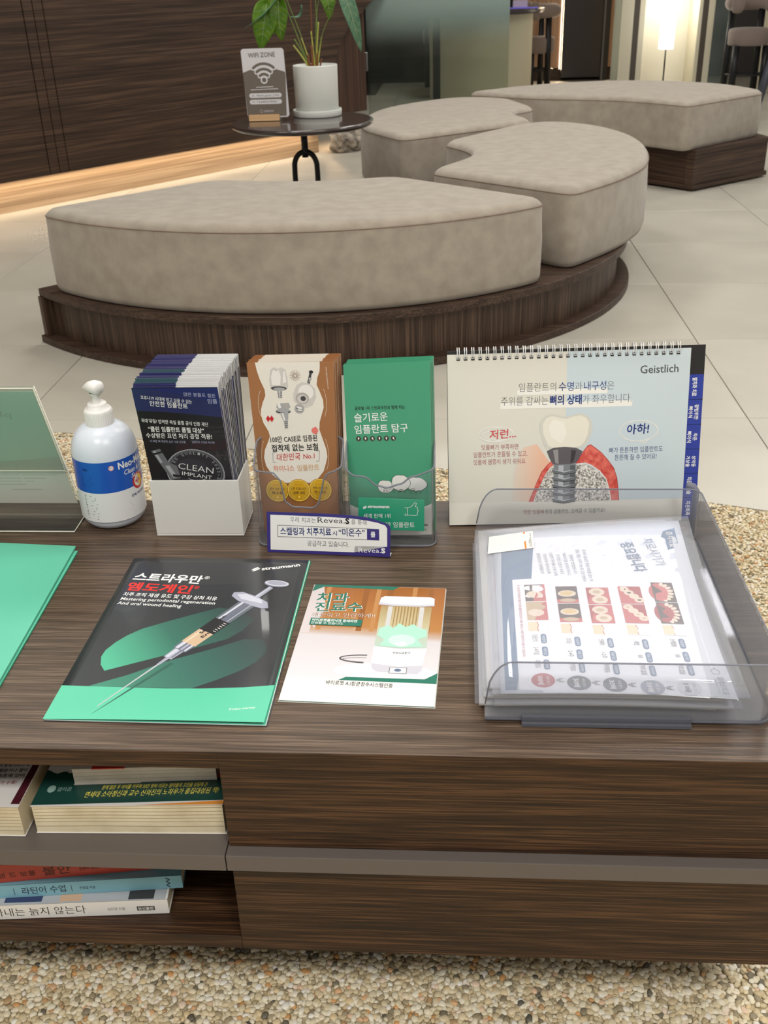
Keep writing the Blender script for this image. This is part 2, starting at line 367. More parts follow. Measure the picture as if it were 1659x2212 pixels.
# back wall
M_DW = wood('dark_wall', 0, [(24, 20, 18), (34, 29, 26), (44, 38, 34)], rough=.5, fine=40)
M_LW = wood('light_wall', 2, [(150, 118, 92), (176, 142, 112), (190, 158, 128)], rough=.5, fine=40)
M_CREAM = mat('cream_paint', (214, 207, 186), .6); M_DARK = mat('dark_brown_strip', (78, 70, 62), .5); M_BLK = mat('black_door', (44, 40, 40), .4)
wb = link('wall_back', None, kind='structure')
MB().box((-4.4, 11.12, 0), (5, 11.25, 2.6), M_DW).build('backing', wb)
MB().box((.60, 11.0, .11), (1.06, 11.11, 2.6), M_LW).build('timber_panel', wb)
MB().box((1.46, 11.0, .11), (1.64, 11.11, 2.6), M_LW).build('timber_panel', wb)
MB().box((.60, 10.98, 0), (1.06, 11.02, .10), W_WALL).build('plinth', wb)
MB().box((1.46, 10.98, 0), (1.64, 11.02, .10), W_WALL).build('plinth', wb)
MB().box((1.052, 10.9, .03), (1.428, 11.0, 2.4), M_BLK).build('door_1', kind='structure', bevel=.003)
mb = MB(); mb.box((1.43, 10.88, 0), (1.448, 10.99, 2.4), mat('grey_trim', (96, 98, 102), .4)); mb.box((1.449, 10.9, 0), (1.498, 10.99, 2.4), mat('green_black', (28, 32, 33), .4)); mb.build('trim_1', kind='structure')
area('slot_led_light', (1.035, 10.93, .75), .02, 1.3, 9, (1, .80, .55), rot=(-PI / 2, 0, 0))
area('slot_led_light', (1.52, 10.93, .75), .02, 1.3, 5, (1, .74, .5), rot=(-PI / 2, 0, 0))
MB().box((1.038, 10.985, .10), (1.046, 10.995, 2.4), mat('led_strip', (255, 236, 214), .5, emit=2.2)).build('trim_2', kind='structure')
# cream niche holding the lamp, framed by dark strips
col = link('wall_niche', None, kind='structure')
MB().box((1.65, 10.3, 0), (2.11, 10.35, 2.6), mat('niche_cream', (232, 227, 212), .7)).build('back_panel', col)
for a, b, m in ((1.450, 1.556, M_CREAM), (1.556, 1.604, M_DARK), (1.604, 1.652, M_CREAM), (2.105, 2.137, M_CREAM), (2.137, 2.184, M_DARK), (2.184, 2.238, M_CREAM)):
    MB().box((a + .001, 9.9, 0), (b - .001, 10.36, 2.6), m).build('strip', col)
# greyish glass beside the niche, both sides
M_GL = clear('partition_glass', (222, 228, 226), gloss=.8, haze=.12, hazecol=(190, 205, 205))
MB().box((2.24, 9.9, .01), (2.36, 9.912, 2.4), M_GL).build('window_1', kind='structure')
MB().box((1.39, 9.9, .01), (1.448, 9.912, 2.4), M_GL).build('window_2', kind='structure')
# dark wall right and side
MB().box((2.24, 11.0, 0), (5, 11.1, 2.6), mat('charcoal_wall', (66, 62, 60), .6)).build('wall_right_back', kind='structure')
MB().box((2.63, 9.25, 0), (2.75, 9.9, 2.6), M_CREAM).build('wall_right', kind='structure')
# frosted glass partition
def frost():
    m = bpy.data.materials.new('frosted_glass'); m.use_nodes = True; n = m.node_tree.nodes; l = m.node_tree.links; n.clear()
    out = n.new('ShaderNodeOutputMaterial'); tr = n.new('ShaderNodeBsdfTransparent'); tr.inputs[0].default_value = lin((234, 238, 232)); df = n.new('ShaderNodeBsdfDiffuse'); df.inputs[0].default_value = lin((150, 168, 162))
    gl = n.new('ShaderNodeBsdfGlossy'); gl.inputs['Roughness'].default_value = .08
    g = n.new('ShaderNodeNewGeometry'); s = n.new('ShaderNodeSeparateXYZ'); mr = n.new('ShaderNodeMapRange')
    mr.inputs[1].default_value = .54; mr.inputs[2].default_value = .86; mr.inputs[3].default_value = .02; mr.inputs[4].default_value = .8; mr.interpolation_type = 'SMOOTHSTEP'
    l.new(g.outputs['Position'], s.inputs[0]); l.new(s.outputs[2], mr.inputs[0]); mx = n.new('ShaderNodeMixShader'); l.new(mr.outputs[0], mx.inputs[0]); l.new(tr.outputs[0], mx.inputs[1]); l.new(df.outputs[0], mx.inputs[2])
    m2 = n.new('ShaderNodeMixShader'); m2.inputs[0].default_value = .035; l.new(mx.outputs[0], m2.inputs[1]); l.new(gl.outputs[0], m2.inputs[2]); l.new(m2.outputs[0], out.inputs[0]); return m
door = link('door_2', None, kind='structure')
MB().box((-.552, 7.2, .008), (.358, 7.212, 2.3), frost()).build('glass_pane', door)
MB().box((-.585, 7.185, .42), (-.55, 7.225, .53), STEEL).build('hinge', door, bevel=.003)
# ================= benches =================
def catmull(P, n=14):
    out = []; P = [Vector(p) for p in P]
    for i in range(len(P) - 1):
        p0 = P[i - 1] if i else P[0] * 2 - P[1]; p1, p2 = P[i], P[i + 1]; p3 = P[i + 2] if i + 2 < len(P) else P[-1] * 2 - P[-2]
        for k in range(n):
            t = k / n; out.append(.5 * ((2 * p1) + (p2 - p0) * t + (2 * p0 - 5 * p1 + 4 * p2 - p3) * t * t + (3 * p1 - p0 - 3 * p2 + p3) * t ** 3))
    return out
def outline(sides, soft=14, step=.012):
    """sides: lists of points; each side starts where the last ended (a corner)"""
    P = []
    for s in sides: P += catmull(s, 20) if len(s) > 2 else [Vector(s[0]).lerp(Vector(s[1]), k / 20) for k in range(20)]
    L = [0]
    for a, b in zip(P, P[1:] + P[:1]): L.append(L[-1] + (b - a).length)
    n = int(L[-1] / step); out = []; j = 0
    for k in range(n):
        d = L[-1] * k / n
        while L[j + 1] < d: j += 1
        t = (d - L[j]) / max(1e-9, L[j + 1] - L[j]); out.append(P[j].lerp(P[(j + 1) % len(P)], t))
    A = np.array([(p.x, p.y) for p in out])
    for _ in range(soft): A = A * .5 + (np.roll(A, 1, 0) + np.roll(A, -1, 0)) * .25
    if np.sum(A[:, 0] * np.roll(A[:, 1], -1) - np.roll(A[:, 0], -1) * A[:, 1]) < 0: A = A[::-1]
    return A
def inset(A, d):
    t = np.roll(A, -1, 0) - np.roll(A, 1, 0); t /= np.linalg.norm(t, axis=1)[:, None]; return A + np.c_[-t[:, 1], t[:, 0]] * d
def cushion(parent, A, z0, z1):
    prof = [(.012, z0), (.003, z0 + .004), (-.002, z0 + .02), (-.004, (z0 + z1) / 2), (0, z1 - .045), (0, z1 - .022), (.002, z1 - .016), (.008, z1 - .008), (.017, z1 - .002), (.03, z1)]
    mb = MB(); n = len(A); vs = []
    for d, z in prof:
        B = inset(A, d)
        for _ in range(int(max(0, d) * 900)): B = B * .5 + (np.roll(B, 1, 0) + np.roll(B, -1, 0)) * .25
        vs += [(x, y, z) for x, y in B]
    fs = [(i * n + j, i * n + (j + 1) % n, (i + 1) * n + (j + 1) % n, (i + 1) * n + j) for i in range(len(prof) - 1) for j in range(n)]
    fs += [list(range(n))[::-1], list(range((len(prof) - 1) * n, len(prof) * n))]
    mb.add(vs, fs, M_FAB, True); c = mb.build('cushion', parent)
    MB().tube([(x, y, z1 - .021) for x, y in inset(A, -.0004)], .0016, M_SEAM, n=5, closed=True).build('seam', c)
    return c
C = (-.475, 3.736)
def pol(r, deg, c=C): return (c[0] + r * math.cos(math.radians(deg)), c[1] + r * math.sin(math.radians(deg)))
t = empty('curved_bench', (C[0], C[1], 0), 'large curved wooden bench base with two beige fabric wedge cushions, nearest the table', 'bench')
def sector(r0, r1, a0, a1, n=60): return [pol(r1, a0 + (a1 - a0) * i / n) for i in range(n + 1)] + [pol(r0, a1 + (a0 - a1) * i / n) for i in range(n + 1)]
A0, A1 = -135, 62
MB().prism(sector(.40, 1.10, A0 - .3, A1), 0, .022, W_SLAB).build('plinth_board', t, bevel=.002)
MB().prism(sector(.46, 1.055, A0 + 1.2, A1 - 2), .022, .142, W_BASE).build('curved_panel', t)
MB().prism(sector(.42, 1.085, A0, A1), .142, .165, W_SLAB).build('top_board', t, bevel=.002)
MB().prism([pol(.42, A0 - .1), pol(1.09, A0 - .1), pol(1.09, A0 + 1.1), pol(.42, A0 + 1.1)], .022, .1415, W_BASE).build('end_board', t, bevel=.001)
a = list(range(-132, -44, 8))
cushion(t, outline([[pol(1.065, q) for q in a + [-45.5]], [pol(1.065, -45.5), pol(.45, -50)], [pol(.45, -50), pol(.42, -75), pol(.41, -100), pol(.46, -130)], [pol(.46, -130), pol(1.065, -132)]]), .165, .405)
cushion(t, outline([[(.352, 3.10), (.535, 3.36), (.655, 3.64), (.70, 4.05), (.62, 4.42), (.45, 4.63), (.29, 4.60)], [(.29, 4.60), (-.035, 4.12)], [(-.035, 4.12), (.045, 3.98), (.072, 3.85), (.036, 3.70), (-.075, 3.50)], [(-.075, 3.50), (.352, 3.10)]]), .165, .405)
t = empty('curved_bench', (.05, 5.0, 0), 'beige fabric cushion with a concave notch, between the side table and the far bench', 'bench')
o3 = [[(-.20, 4.27), (-.375, 4.62), (-.40, 4.95), (-.30, 5.32), (-.05, 5.62), (.12, 5.65), (.28, 5.56)], [(.28, 5.56), (.385, 5.16)], [(.385, 5.16), (.29, 5.04), (.28, 4.93), (.345, 4.70)], [(.345, 4.70), (-.20, 4.27)]]
o3 = [[(x, y) for x, y in s] for s in o3]
O3 = outline(o3)
MB().prism([tuple(p) for p in inset(O3, .0)], 0, .022, W_SLAB).build('plinth_board', t)
MB().prism([tuple(p) for p in inset(O3, .03)], .022, .165, W_BASE).build('curved_panel', t)
cushion(t, O3, .165, .405)
t = empty('curved_bench', (.9, 5.8, 0), 'far beige fabric bench on an angular dark wooden base, in front of the lit niche', 'bench')
W_FARB = wood('wood_far_base', 3, [(44, 30, 21), (64, 45, 33), (90, 68, 52)], rough=.5, fine=260)
base = [(.14, 5.86), (.45, 5.62), (.76, 5.50), (.967, 5.368), (1.152, 5.165), (1.60, 5.54), (1.50, 6.0), (.85, 6.32), (.3, 6.05)]
ins = lambda k: [(.8 + (x - .8) * k, 5.75 + (y - 5.75) * k) for x, y in base]
MB().prism(ins(1.0), .01, .03, W_FARB).build('plinth_board', t)
MB().prism([(.8 + (x - .8) * .985, 5.75 + (y - 5.75) * .985 + (.05 if y < 5.52 and x < 1.0 else 0)) for x, y in base], .03, .172, W_FARB).build('panel', t)
MB().prism([(1.118, 5.196), (1.150, 5.168), (1.175, 5.19), (1.14, 5.22)], .03, .172, W_FARB).build('corner_board', t)
MB().prism(ins(1.0), .172, .192, W_FARB).build('top_board', t)
cushion(t, outline([[(.08, 5.86), (.42, 5.61), (.74, 5.48), (.93, 5.33), (1.088, 5.135)], [(1.088, 5.135), (1.555, 5.60)], [(1.555, 5.60), (1.42, 5.98), (1.10, 6.24), (.78, 6.28), (.42, 6.14), (.08, 5.86)]], soft=12), .19, .41)

# ================= low cabinet =================
cab = empty('display_cabinet', (-.1, .94, .0), 'low dark wood display cabinet with open shelves on the left and drawers on the right', 'cabinet')
TX0, TX1, TY0, TY1, TZ = -1.3, .322, .695, 1.185, .364
MB().box((TX0, TY0, TZ - .0185), (TX1, TY1, TZ), W_TOP).build('top_board', cab, bevel=.0006)
MB().box((TX0, TY0 - .0005, TZ - .019), (-.2075, TY0 + .001, TZ - .0008), W_FR).build('edge_strip', cab)
MB().box((-.207, TY0 - .0005, .2505), (TX1, TY0 + .018, TZ - .0008), W_FR).build('drawer_front', cab)
MB().box((-.207, TY0 - .0005, .110), (TX1, TY0 + .018, .2305), W_FR).build('drawer_front', cab)
mb = MB(); mb.box((TX0, .682, .231), (-.2095, TY1 - .02, .250), GREY); mb.build('middle_shelf', cab, bevel=.0005)
MB().box((-.2085, .682, .2312), (TX1 + .0, .72, .2502), GREY).build('handle_ledge', cab, bevel=.0005)
MB().box((TX0, TY0, .110), (-.2075, TY1, .127), W_FR).build('bottom_board', cab, bevel=.0005)
MB().box((-.2075, TY0 + .018, .110), (TX1, TY1, .127), W_FR).build('bottom_board', cab)
MB().box((-.2065, TY0 + .018, .127), (-.190, TY1 - .02, TZ - .0185), W_FR).build('divider', cab)
MB().box((TX1 - .018, TY0 + .018, .127), (TX1, TY1, TZ - .0185), W_FR).build('side_panel', cab)
MB().box((TX0, TY1 - .018, .127), (TX1 - .018, TY1, TZ - .0185), W_FR).build('back_panel', cab)
MB().box((TX0 + .1, .82, 0), (TX1 - .12, 1.08, .110), BLACKM).build('recessed_plinth', cab)
# ================= on the cabinet =================
TT = .364
def fr(O, U, V): return frame((O[0], O[1], O[2] + TT), U, V)
CLR = clear('clear_plastic', (247, 248, 250), gloss=.5, haze=.03); CLE = clear('plastic_edge', (176, 178, 188), gloss=.8, haze=.3, hazecol=(200, 202, 212))
ACR = clear('acrylic', (240, 243, 240), gloss=.4, haze=.04); ACE = clear('acrylic_edge', (240, 238, 220), gloss=.5, haze=.75, hazecol=(250, 247, 232))
INK = mat('ink_black', (32, 32, 34), .5); WINK = mat('ink_white', (245, 245, 243), .5); GINK = mat('ink_grey', (110, 112, 116), .5)
def gradient(name, stops, axis_pts, rough=.35, coat=.1):
    """linear printed gradient between two world points"""
    m = mat(name, (200, 200, 200), rough, coat=coat); n, l, b = nt(m); g = n.new('ShaderNodeNewGeometry'); s = n.new('ShaderNodeVectorMath'); s.operation = 'SUBTRACT'
    A, B = [Vector(p) for p in axis_pts]; s.inputs[1].default_value = A; l.new(g.outputs['Position'], s.inputs[0]); d = n.new('ShaderNodeVectorMath'); d.operation = 'DOT_PRODUCT'
    d.inputs[1].default_value = (B - A) / (B - A).length_squared; l.new(s.outputs[0], d.inputs[0]); r = ramp(n, stops); l.new(d.outputs['Value'], r.inputs[0]); l.new(r.outputs[0], b.inputs['Base Color']); return m
BRUSH_SLASH = [(0, 0), (3.2, 5.2), (9.5, 8.6), (11.5, 8.2), (8.6, 3.4), (2.5, .2)]
def slash_logo(S, x, y, s, m, ang=0):
    c, q = math.cos(ang), math.sin(ang)
    for pts in ([(0, 3.2), (1.2, 6), (8.8, 10.4), (10.6, 7.8), (2.6, 3.0)], [(.6, 0), (2.4, 2.4), (10.6, 7), (12, 6.4), (9.8, 3.2), (3.4, .2)]):
        S.poly([(x + (px * c - py * q) * s, y + (px * q + py * c) * s) for px, py in pts], m)

# --- black brochure ---
c_, s_ = math.cos(-.0129), math.sin(-.0129); O = (-.3795, .7334, 0)
f0 = fr(O, (c_, s_, 0), (-s_, c_, 0))
lift = lambda x, y: 1.7 + 2.4 * max(0, x / 210) * math.exp(-((y - 0) / 75) ** 2) + .9 * math.sin(PI * x / 210)
fb = lambda x, y, z=0: f0(x, y, lift(x, y) + z)
t = empty('brochure', f0(105, 148, 0), 'black and green brochure printed with a syringe, lying flat on the cabinet', 'brochure')
BK = mat('charcoal_print', (54, 56, 60), .32, coat=.25); GRN = mat('green_print', (92, 200, 165), .35, coat=.15)
gridsheet(fb, 209, 297, 20, 28, 0, .15, BK).build('front_cover', t)
mb = MB(); slab(f0, 2, -1, 212, 100, .1, .5, BK, mb); slab(f0, 2, 100, 212, 297, .1, .5, mat('deep_green', (30, 110, 84), .4), mb); mb.build('back_cover', t)
mb = MB(); slab(f0, 1.5, 0, 210.5, 297, .5, .8, WHITE, mb); slab(f0, 1, .5, 210, 297, .8, 1.2, GRN, mb); mb.build('inner_page', t)
S = Sheet(fb, cut=12)
S.poly([(0, 0), (209, 0), (209, 57), (180, 52), (140, 48.5), (106, 47.5), (50, 49), (0, 51)], GRN)
G1 = gradient('green_fade_a', [(0, (82, 186, 150)), (.45, (58, 112, 98)), (1, (55, 60, 64))], (f0(30, 90), f0(165, 185)))
G2 = gradient('green_fade_b', [(0, (64, 140, 116)), (.5, (60, 108, 98)), (1, (55, 62, 66))], (f0(40, 45), f0(190, 140)))
S.poly([(35, 75), (28, 85), (24, 99), (25, 110), (31, 124), (40, 137), (52, 149), (80, 166), (126, 192), (150, 186), (160, 178), (168, 170), (160, 150), (147, 133), (120, 118), (91, 103)], G1)
S.poly([(26, 49.6), (60, 68), (94, 92), (140, 118), (165, 134), (182, 134), (190, 124), (191, 110), (184, 94), (170, 78), (150, 62), (129, 48)], G2)
S.text('straumann', 158, 271.5, 201, 283, 9.2, WINK, .03); slash_logo(S, 146.5, 268.5, .85, WINK, .2)
S.text('스트라우만', 12, 248, 93, 241, 19, WINK, .028); S.text('®', 95, 250, 101, 249.6, 9, WINK, .01)
RED = mat('ink_red', (226, 46, 40), .5)
S.text('엠도게인', 10, 227, 86, 220, 19, RED, .028); S.text('®', 88, 229, 94, 228.6, 9, RED, .01)
S.text('치주 조직 재생 유도 및 구강 상처 치유', 11, 214, 119, 206, 8.6, WINK, .012)
S.text('Mastering periodontal regeneration', 11, 205, 119, 197.5, 8.4, WINK, .008); S.text('And oral wound healing', 10, 196.5, 83, 190.5, 8.4, WINK, .008)
S.text('Product overview', 173, 16, 197, 20, 4.6, WINK, 0, .15)
# syringe picture, built along its axis
a0 = Vector((46, 19)); a1 = Vector((168, 223)); ax = (a1 - a0).normalized(); ay = Vector((-ax.y, ax.x)); LN = (a1 - a0).length
def sy(u, v, k=0): p = a0 + ax * (u * LN) + ay * v; return (p.x, p.y)
SIL = mat('syringe_grey', (170, 172, 190), .3); SIL2 = mat('syringe_light', (206, 208, 222), .3); SIL3 = mat('syringe_shadow', (112, 116, 132), .3); NEE = mat('needle_grey', (186, 188, 192), .3)
def band(u0, u1, w0, w1, m, off=0): S.poly([sy(u0, off - w0), sy(u1, off - w1), sy(u1, off + w1), sy(u0, off + w0)], m)
S.poly([(44, 7), (45, 9), (98, 90), (102, 88)], mat('print_shadow_green', (48, 96, 84), .4))
band(0, .34, .55, 1.1, NEE); band(0, .34, .12, .3, SIL2, .25)
band(.33, .40, 1.6, 2.4, SIL); band(.385, .47, 5.2, 6.2, SIL); band(.39, .465, 1.8, 2.2, SIL2, 2.2); band(.395, .46, .8, 1, SIL3, -3)
band(.455, .52, 8.6, 9.6, SIL3); band(.46, .515, 2, 2.2, SIL2, 5); band(.46, .515, 1.4, 1.6, SIL, -1); band(.46, .515, 1.2, 1.4, SIL2, -6)
band(.51, .65, 9.6, 9.8, mat('syringe_label', (206, 178, 148), .4)); band(.51, .65, 1.2, 1.2, mat('label_light', (226, 204, 180), .4), 5)
band(.62, .73, 10, 10.4, INK); band(.725, .90, 9.8, 10.4, mat('barrel_grey', (104, 112, 122), .3)); band(.725, .9, 1.4, 1.6, SIL2, 5.5); band(.725, .9, .7, .8, SIL, -5.5); band(.725, .9, 2.6, 3, SIL3, 0)
for k in range(6): band(.64 + k * .014, .643 + k * .014, 2, 2, WINK, -6.5 if k % 2 else -7)
S.text('Straumann', *sy(.60, 6.5), *sy(.60, -9), 5.2, INK, .02) if False else None
p, q = sy(.595, 1), sy(.76, 2.2); S.text('Straumann', *p, *q, 5.6, INK, .03); p, q = sy(.575, -5.5), sy(.68, -5.0); S.text('Emdo', *p, *q, 5.6, INK, .03)
for k, (u, wv_, m) in enumerate(((.90, 10.5, SIL2), (.905, 10, SIL))): pass
S.poly([sy(.885, 13), sy(.90, 25), sy(.93, 28), sy(.955, 20), sy(.96, 0), sy(.95, -17), sy(.915, -25), (sy(.895, -20)), sy(.89, -12)], SIL)
S.poly([sy(.905, 12), sy(.925, 22), sy(.95, 14), sy(.953, -8), sy(.93, -14), sy(.915, 0)], SIL2)
band(.95, 1.06, 3.2, 3.0, SIL); band(.95, 1.06, .7, .7, SIL2, 1)
p = sy(1.09, 0); S.ell(p[0] + 1, p[1] + 1, 14.5, 7, SIL3, rot=-.15); S.ell(p[0] + 1.2, p[1] + 2.4, 14, 6.2, SIL2, rot=-.15); S.ell(p[0] + 1.2, p[1] + 2.6, 11, 4.4, SIL, rot=-.15)
S.done(t)

# --- small brochure ---
c_, s_ = math.cos(-.0449), math.sin(-.0449); O = (-.1630, .7671, 0)
f1 = fr(O, (c_, s_, 0), (-s_, c_, 0)); fs_ = lambda x, y, z=0: f1(x, y, 1.3 + .9 * math.sin(PI * y / 210) + z)
t = empty('leaflet', f1(74, 105, 0), 'small leaflet printed with a white water device, lying beside the black brochure', 'leaflet')
mb = gridsheet(fs_, 148, 208, 6, 10, 0, .15, WHITE); mb.build('front_cover', t)
mb = MB(); slab(f1, -.4, -.6, 148.5, 208, .05, .4, WHITE, mb); slab(f1, 0, 0, 148, 208, .4, .7, mat('teal_print', (38, 116, 98), .4), mb); mb.build('back_cover', t)
S = Sheet(fs_, cut=30); TEAL = mat('teal_print', (38, 116, 98)); 
BG = gradient('leaflet_picture', [(0, (226, 222, 228)), (.42, (214, 208, 212)), (.46, (196, 172, 158)), (.53, (186, 128, 70)), (.8, (172, 108, 52)), (1, (160, 96, 44))], (f1(60, 33), f1(68, 208)), rough=.3)
S.rect(.3, 34, 147.7, 207.6, BG)
for k, (x, w_) in enumerate(((16, 5), (58, 6), (72, 5), (84, 7), (112, 5), (130, 5))): S.rect(x, 118, x + w_, 207, mat('slat_%d' % (k % 2), ((190, 136, 84), (150, 92, 44))[k % 2], .35))
S.rect(.3, 112, 10, 207.6, mat('leaflet_pale', (214, 204, 206), .35))
S.poly([(.3, 195), (.3, 150), (14, 120), (20, 160), (12, 204)], mat('leaflet_pale', 0))
S.poly([(1, 207.8), (.4, 193), (12, 203.5), (90, 201), (96, 207.8)], TEAL)
S.rect(.3, .4, 147.7, 34, WHITE)
PL = mat('leaflet_plate', (236, 234, 240), .35); S.ell(95, 50, 50, 13.5, PL)
DKG = mat('cord_grey', (90, 88, 92), .4); S.ring(76, 69.5, 27, 6.5, 1.6, DKG, a0=1.6, a1=4.6); S.ring(76, 68, 24, 3.5, 1, mat('cord_grey2', (150, 146, 150), .4), a0=1.6, a1=4.6)
S.poly([(52, 34), (59, 39.5), (136, 40.5), (147.7, 51), (147.7, 34)], TEAL)
GLS = gradient('device_glass', [(0, (186, 208, 196)), (.4, (196, 196, 176)), (.5, (198, 186, 150)), (1, (176, 148, 104))], (f1(107, 92), f1(107, 168)), rough=.3)
S.poly([(81, 92), (80, 168), (135, 168), (134, 92), (108, 90)], GLS)
for k in range(16): S.rect(94 + k * 1.7, 128, 94.8 + k * 1.7, 167, mat('device_rib', (150, 118, 70), .4) if k % 2 else mat('device_rib2', (206, 184, 140), .4))
S.rect(88, 126, 93, 167, mat('device_rod', (208, 206, 206), .4)); S.rect(122, 126, 127, 167, mat('device_rod', 0))
AQ = mat('aqua_print', (176, 226, 206), .35); AQ2 = mat('aqua_light', (206, 240, 226), .35)
S.poly([(86, 93), (90, 104), (82, 112), (83, 124), (92, 131), (97, 125), (103, 135), (110, 128), (118, 134), (124, 127), (132, 124), (133, 112), (124, 106), (130, 94), (108, 91)], AQ); S.ell(108, 104, 14, 10, AQ2); S.ell(108, 97, 6, 4, WHITE)
LID = mat('device_white', (240, 240, 246), .3); LIDS = mat('device_shade', (206, 204, 216), .3)
S.poly([(77, 170), (78, 184), (82, 187), (132, 188), (137, 185), (137.5, 170), (122, 168), (92, 168)], LIDS); S.poly([(78, 175), (78.5, 184), (82, 187), (132, 188), (136.5, 185), (137, 174), (122, 171.5), (92, 171.5)], LID)
S.poly([(80.5, 92), (81, 62), (108, 59), (132, 61), (134.5, 91), (108, 88)], LID); S.poly([(81, 63), (83, 54), (88, 50), (128, 48), (132, 54), (132.3, 62), (108, 59)], LIDS)
S.text('ViroZET', 100.5, 80, 119, 80.6, 4.6, GINK, .03)
S.rect(100, 47.5, 117.5, 57.5, GINK); S.rect(100.8, 48.3, 116.8, 56.8, LID); S.ell(108.5, 53, 3.5, 2.6, mat('button_blue', (110, 122, 150), .3)); S.ell(108.5, 53.6, 1, .8, mat('button_blue2', (70, 86, 120), .3))
for dx, dy, m in ((.9, -.6, WINK), (0, 0, TEAL)):
    S.text('치과', 8 + dx, 172.5 + dy, 43 + dx, 174 + dy, 21, m, .02); S.text('진료수', 9 + dx, 153.5 + dy, 60 + dx, 156.5 + dy, 20, m, .02)
for dx, dy, m in ((.45, -.3, WINK), (0, 0, mat('brown_ink', (120, 80, 56), .5))): S.text('깨끗하고 안전하게!!', 8 + dx, 142 + dy, 75 + dx, 144 + dy, 9.4, m, -.004)
S.poly([(8, 126), (63, 125.5), (63.5, 138), (8, 139)], TEAL, lift=.9)
S.text('바이로젯클리닉과 함께라면', 10, 133, 58, 132.6, 5.4, WINK, .02, lift=1.0); S.text('안심할 수 있습니다.', 9.6, 127.6, 44, 127.4, 5.2, WINK, .01, lift=1.0)
S.text('바이로젯 A.I항균정수시스템인증', 41, 27, 106, 25.6, 7.4, INK, .004)
S.done(t)

# --- green folders at the left ---
FG = mat('folder_green', (100, 196, 166), .4, coat=.1); FGD = mat('folder_green_dark', (56, 160, 124), .4)
for k, (dx, dy, z, lab) in enumerate(((.004, -.006, 0, 'green folder at the left edge, the lower of two, mostly covered by the other'), (0, 0, .0032, 'green folder at the left edge, lying on top of a matching one'))):
    rz = (.10, .05)[k]; U = (math.cos(rz), math.sin(rz), 0); V = (-math.sin(rz), math.cos(rz), 0)
    # right-hand far corner near (-.455, 1.052)
    Cn = Vector((-.4535 + dx, 1.052 + dy, TT + z)); ff = lambda x, y, zz=0, Cn=Cn, U=Vector((1, -.075, 0)).normalized(), V=Vector((-.046 + .01 * (1 - k), .999, 0)).normalized(): Cn + U * ((x - 215) / 1000) + V * ((y - 305) / 1000) + Vector((0, 0, zz / 1000))
    t = empty('folder', ff(107, 150), lab, 'folder')
    slab(ff, 0, 0, 215, 305, 0, .5, FGD if k == 0 else FG).build('back_cover', t); slab(ff, 1, 1, 213, 304, .5, 1.6, WHITE).build('sheets', t); slab(ff, 0, 0, 215, 305, 1.6, 2.2, FG).build('front_cover', t)
    if k: S = Sheet(lambda x, y, z: ff(x, y, 2.2 + z)); S.ell(168, 92, 3.0, 1.8, WINK); S.ell(160, 90, 2.2, 3.4, WINK); S.done(t)

# --- acrylic sign holder, facing away ---
AX0, AX1 = -.62, -.47
t = empty('sign_holder', (-.545, 1.1, TT), 'clear acrylic sign holder tilted over at the far left edge, seen from behind', 'sign holder')
fa = fr((AX0, 1.140, .003), (1, 0, 0), (0, -.358, .934))
slab(fa, 0, 0, 150, 219, 0, 2.5, ACR).build('back_plate', t); slab(fa, 0, 86, 150, 219, 3.3, 5.3, ACR).build('pocket_plate', t)
MB().box((AX0, 1.095, TT), (AX1, 1.140, TT + .003), ACR).build('foot', t)
PAPG = gradient('sign_paper', [(0, (232, 228, 222)), (.45, (228, 230, 222)), (.8, (214, 232, 224)), (1, (220, 238, 230))], (fa(75, 15), fa(75, 219)), rough=.5)
def thin_paper(m, k):
    n, l, b = nt(m); ts = n.new('ShaderNodeBsdfTranslucent'); mx = n.new('ShaderNodeMixShader'); mx.inputs[0].default_value = k; src = b.inputs['Base Color'].links[0].from_socket; l.new(src, ts.inputs[0]); l.new(b.outputs[0], mx.inputs[1]); l.new(ts.outputs[0], mx.inputs[2]); l.new(mx.outputs[0], n['Material Output'].inputs[0])
thin_paper(PAPG, .45)
slab(fa, 1.5, 24, 147.5, 213, 2.7, 3.0, PAPG).build('paper_insert', t)
mb = MB()
def edge(mb, pts, r, closed=False, m=ACE): return mb.tube(pts, r, m, n=6, closed=closed, smooth=True)
edge(mb, [fa(0, 219, 4.3), fa(150, 219, 4.3), fa(150, 86, 5), fa(0, 86, 5)], .0009); edge(mb, [fa(150, 219, 1), fa(150, 0, 1), (AX1, 1.095, TT + .0015), (AX0, 1.095, TT + .0015)], .0011); mb.build('painted_edge_gleam', t)  # gleam along the acrylic edges, painted as pale tubes
S = Sheet(lambda x, y, z: fa(x, y, 3.0 + z)); PG = mat('show_through_grey', (190, 193, 188), .6)
S.text('pla', 88, 176, 110, 173, 13, PG, 0, mirror=True)
for k in range(4): S.line([(8, 76 - k * 5.5), (30 + 9 * (k % 2), 76 - k * 5.5)], 1.1, PG); S.line([(46, 76 - k * 5.5), (88, 76 - k * 5.5)], 1.1, PG); S.line([(92, 76 - k * 5.5), (136 - 16 * k, 76 - k * 5.5)], 1.1, PG)
S.line([(70, 50), (108, 50)], .9, PG); S.done(t)

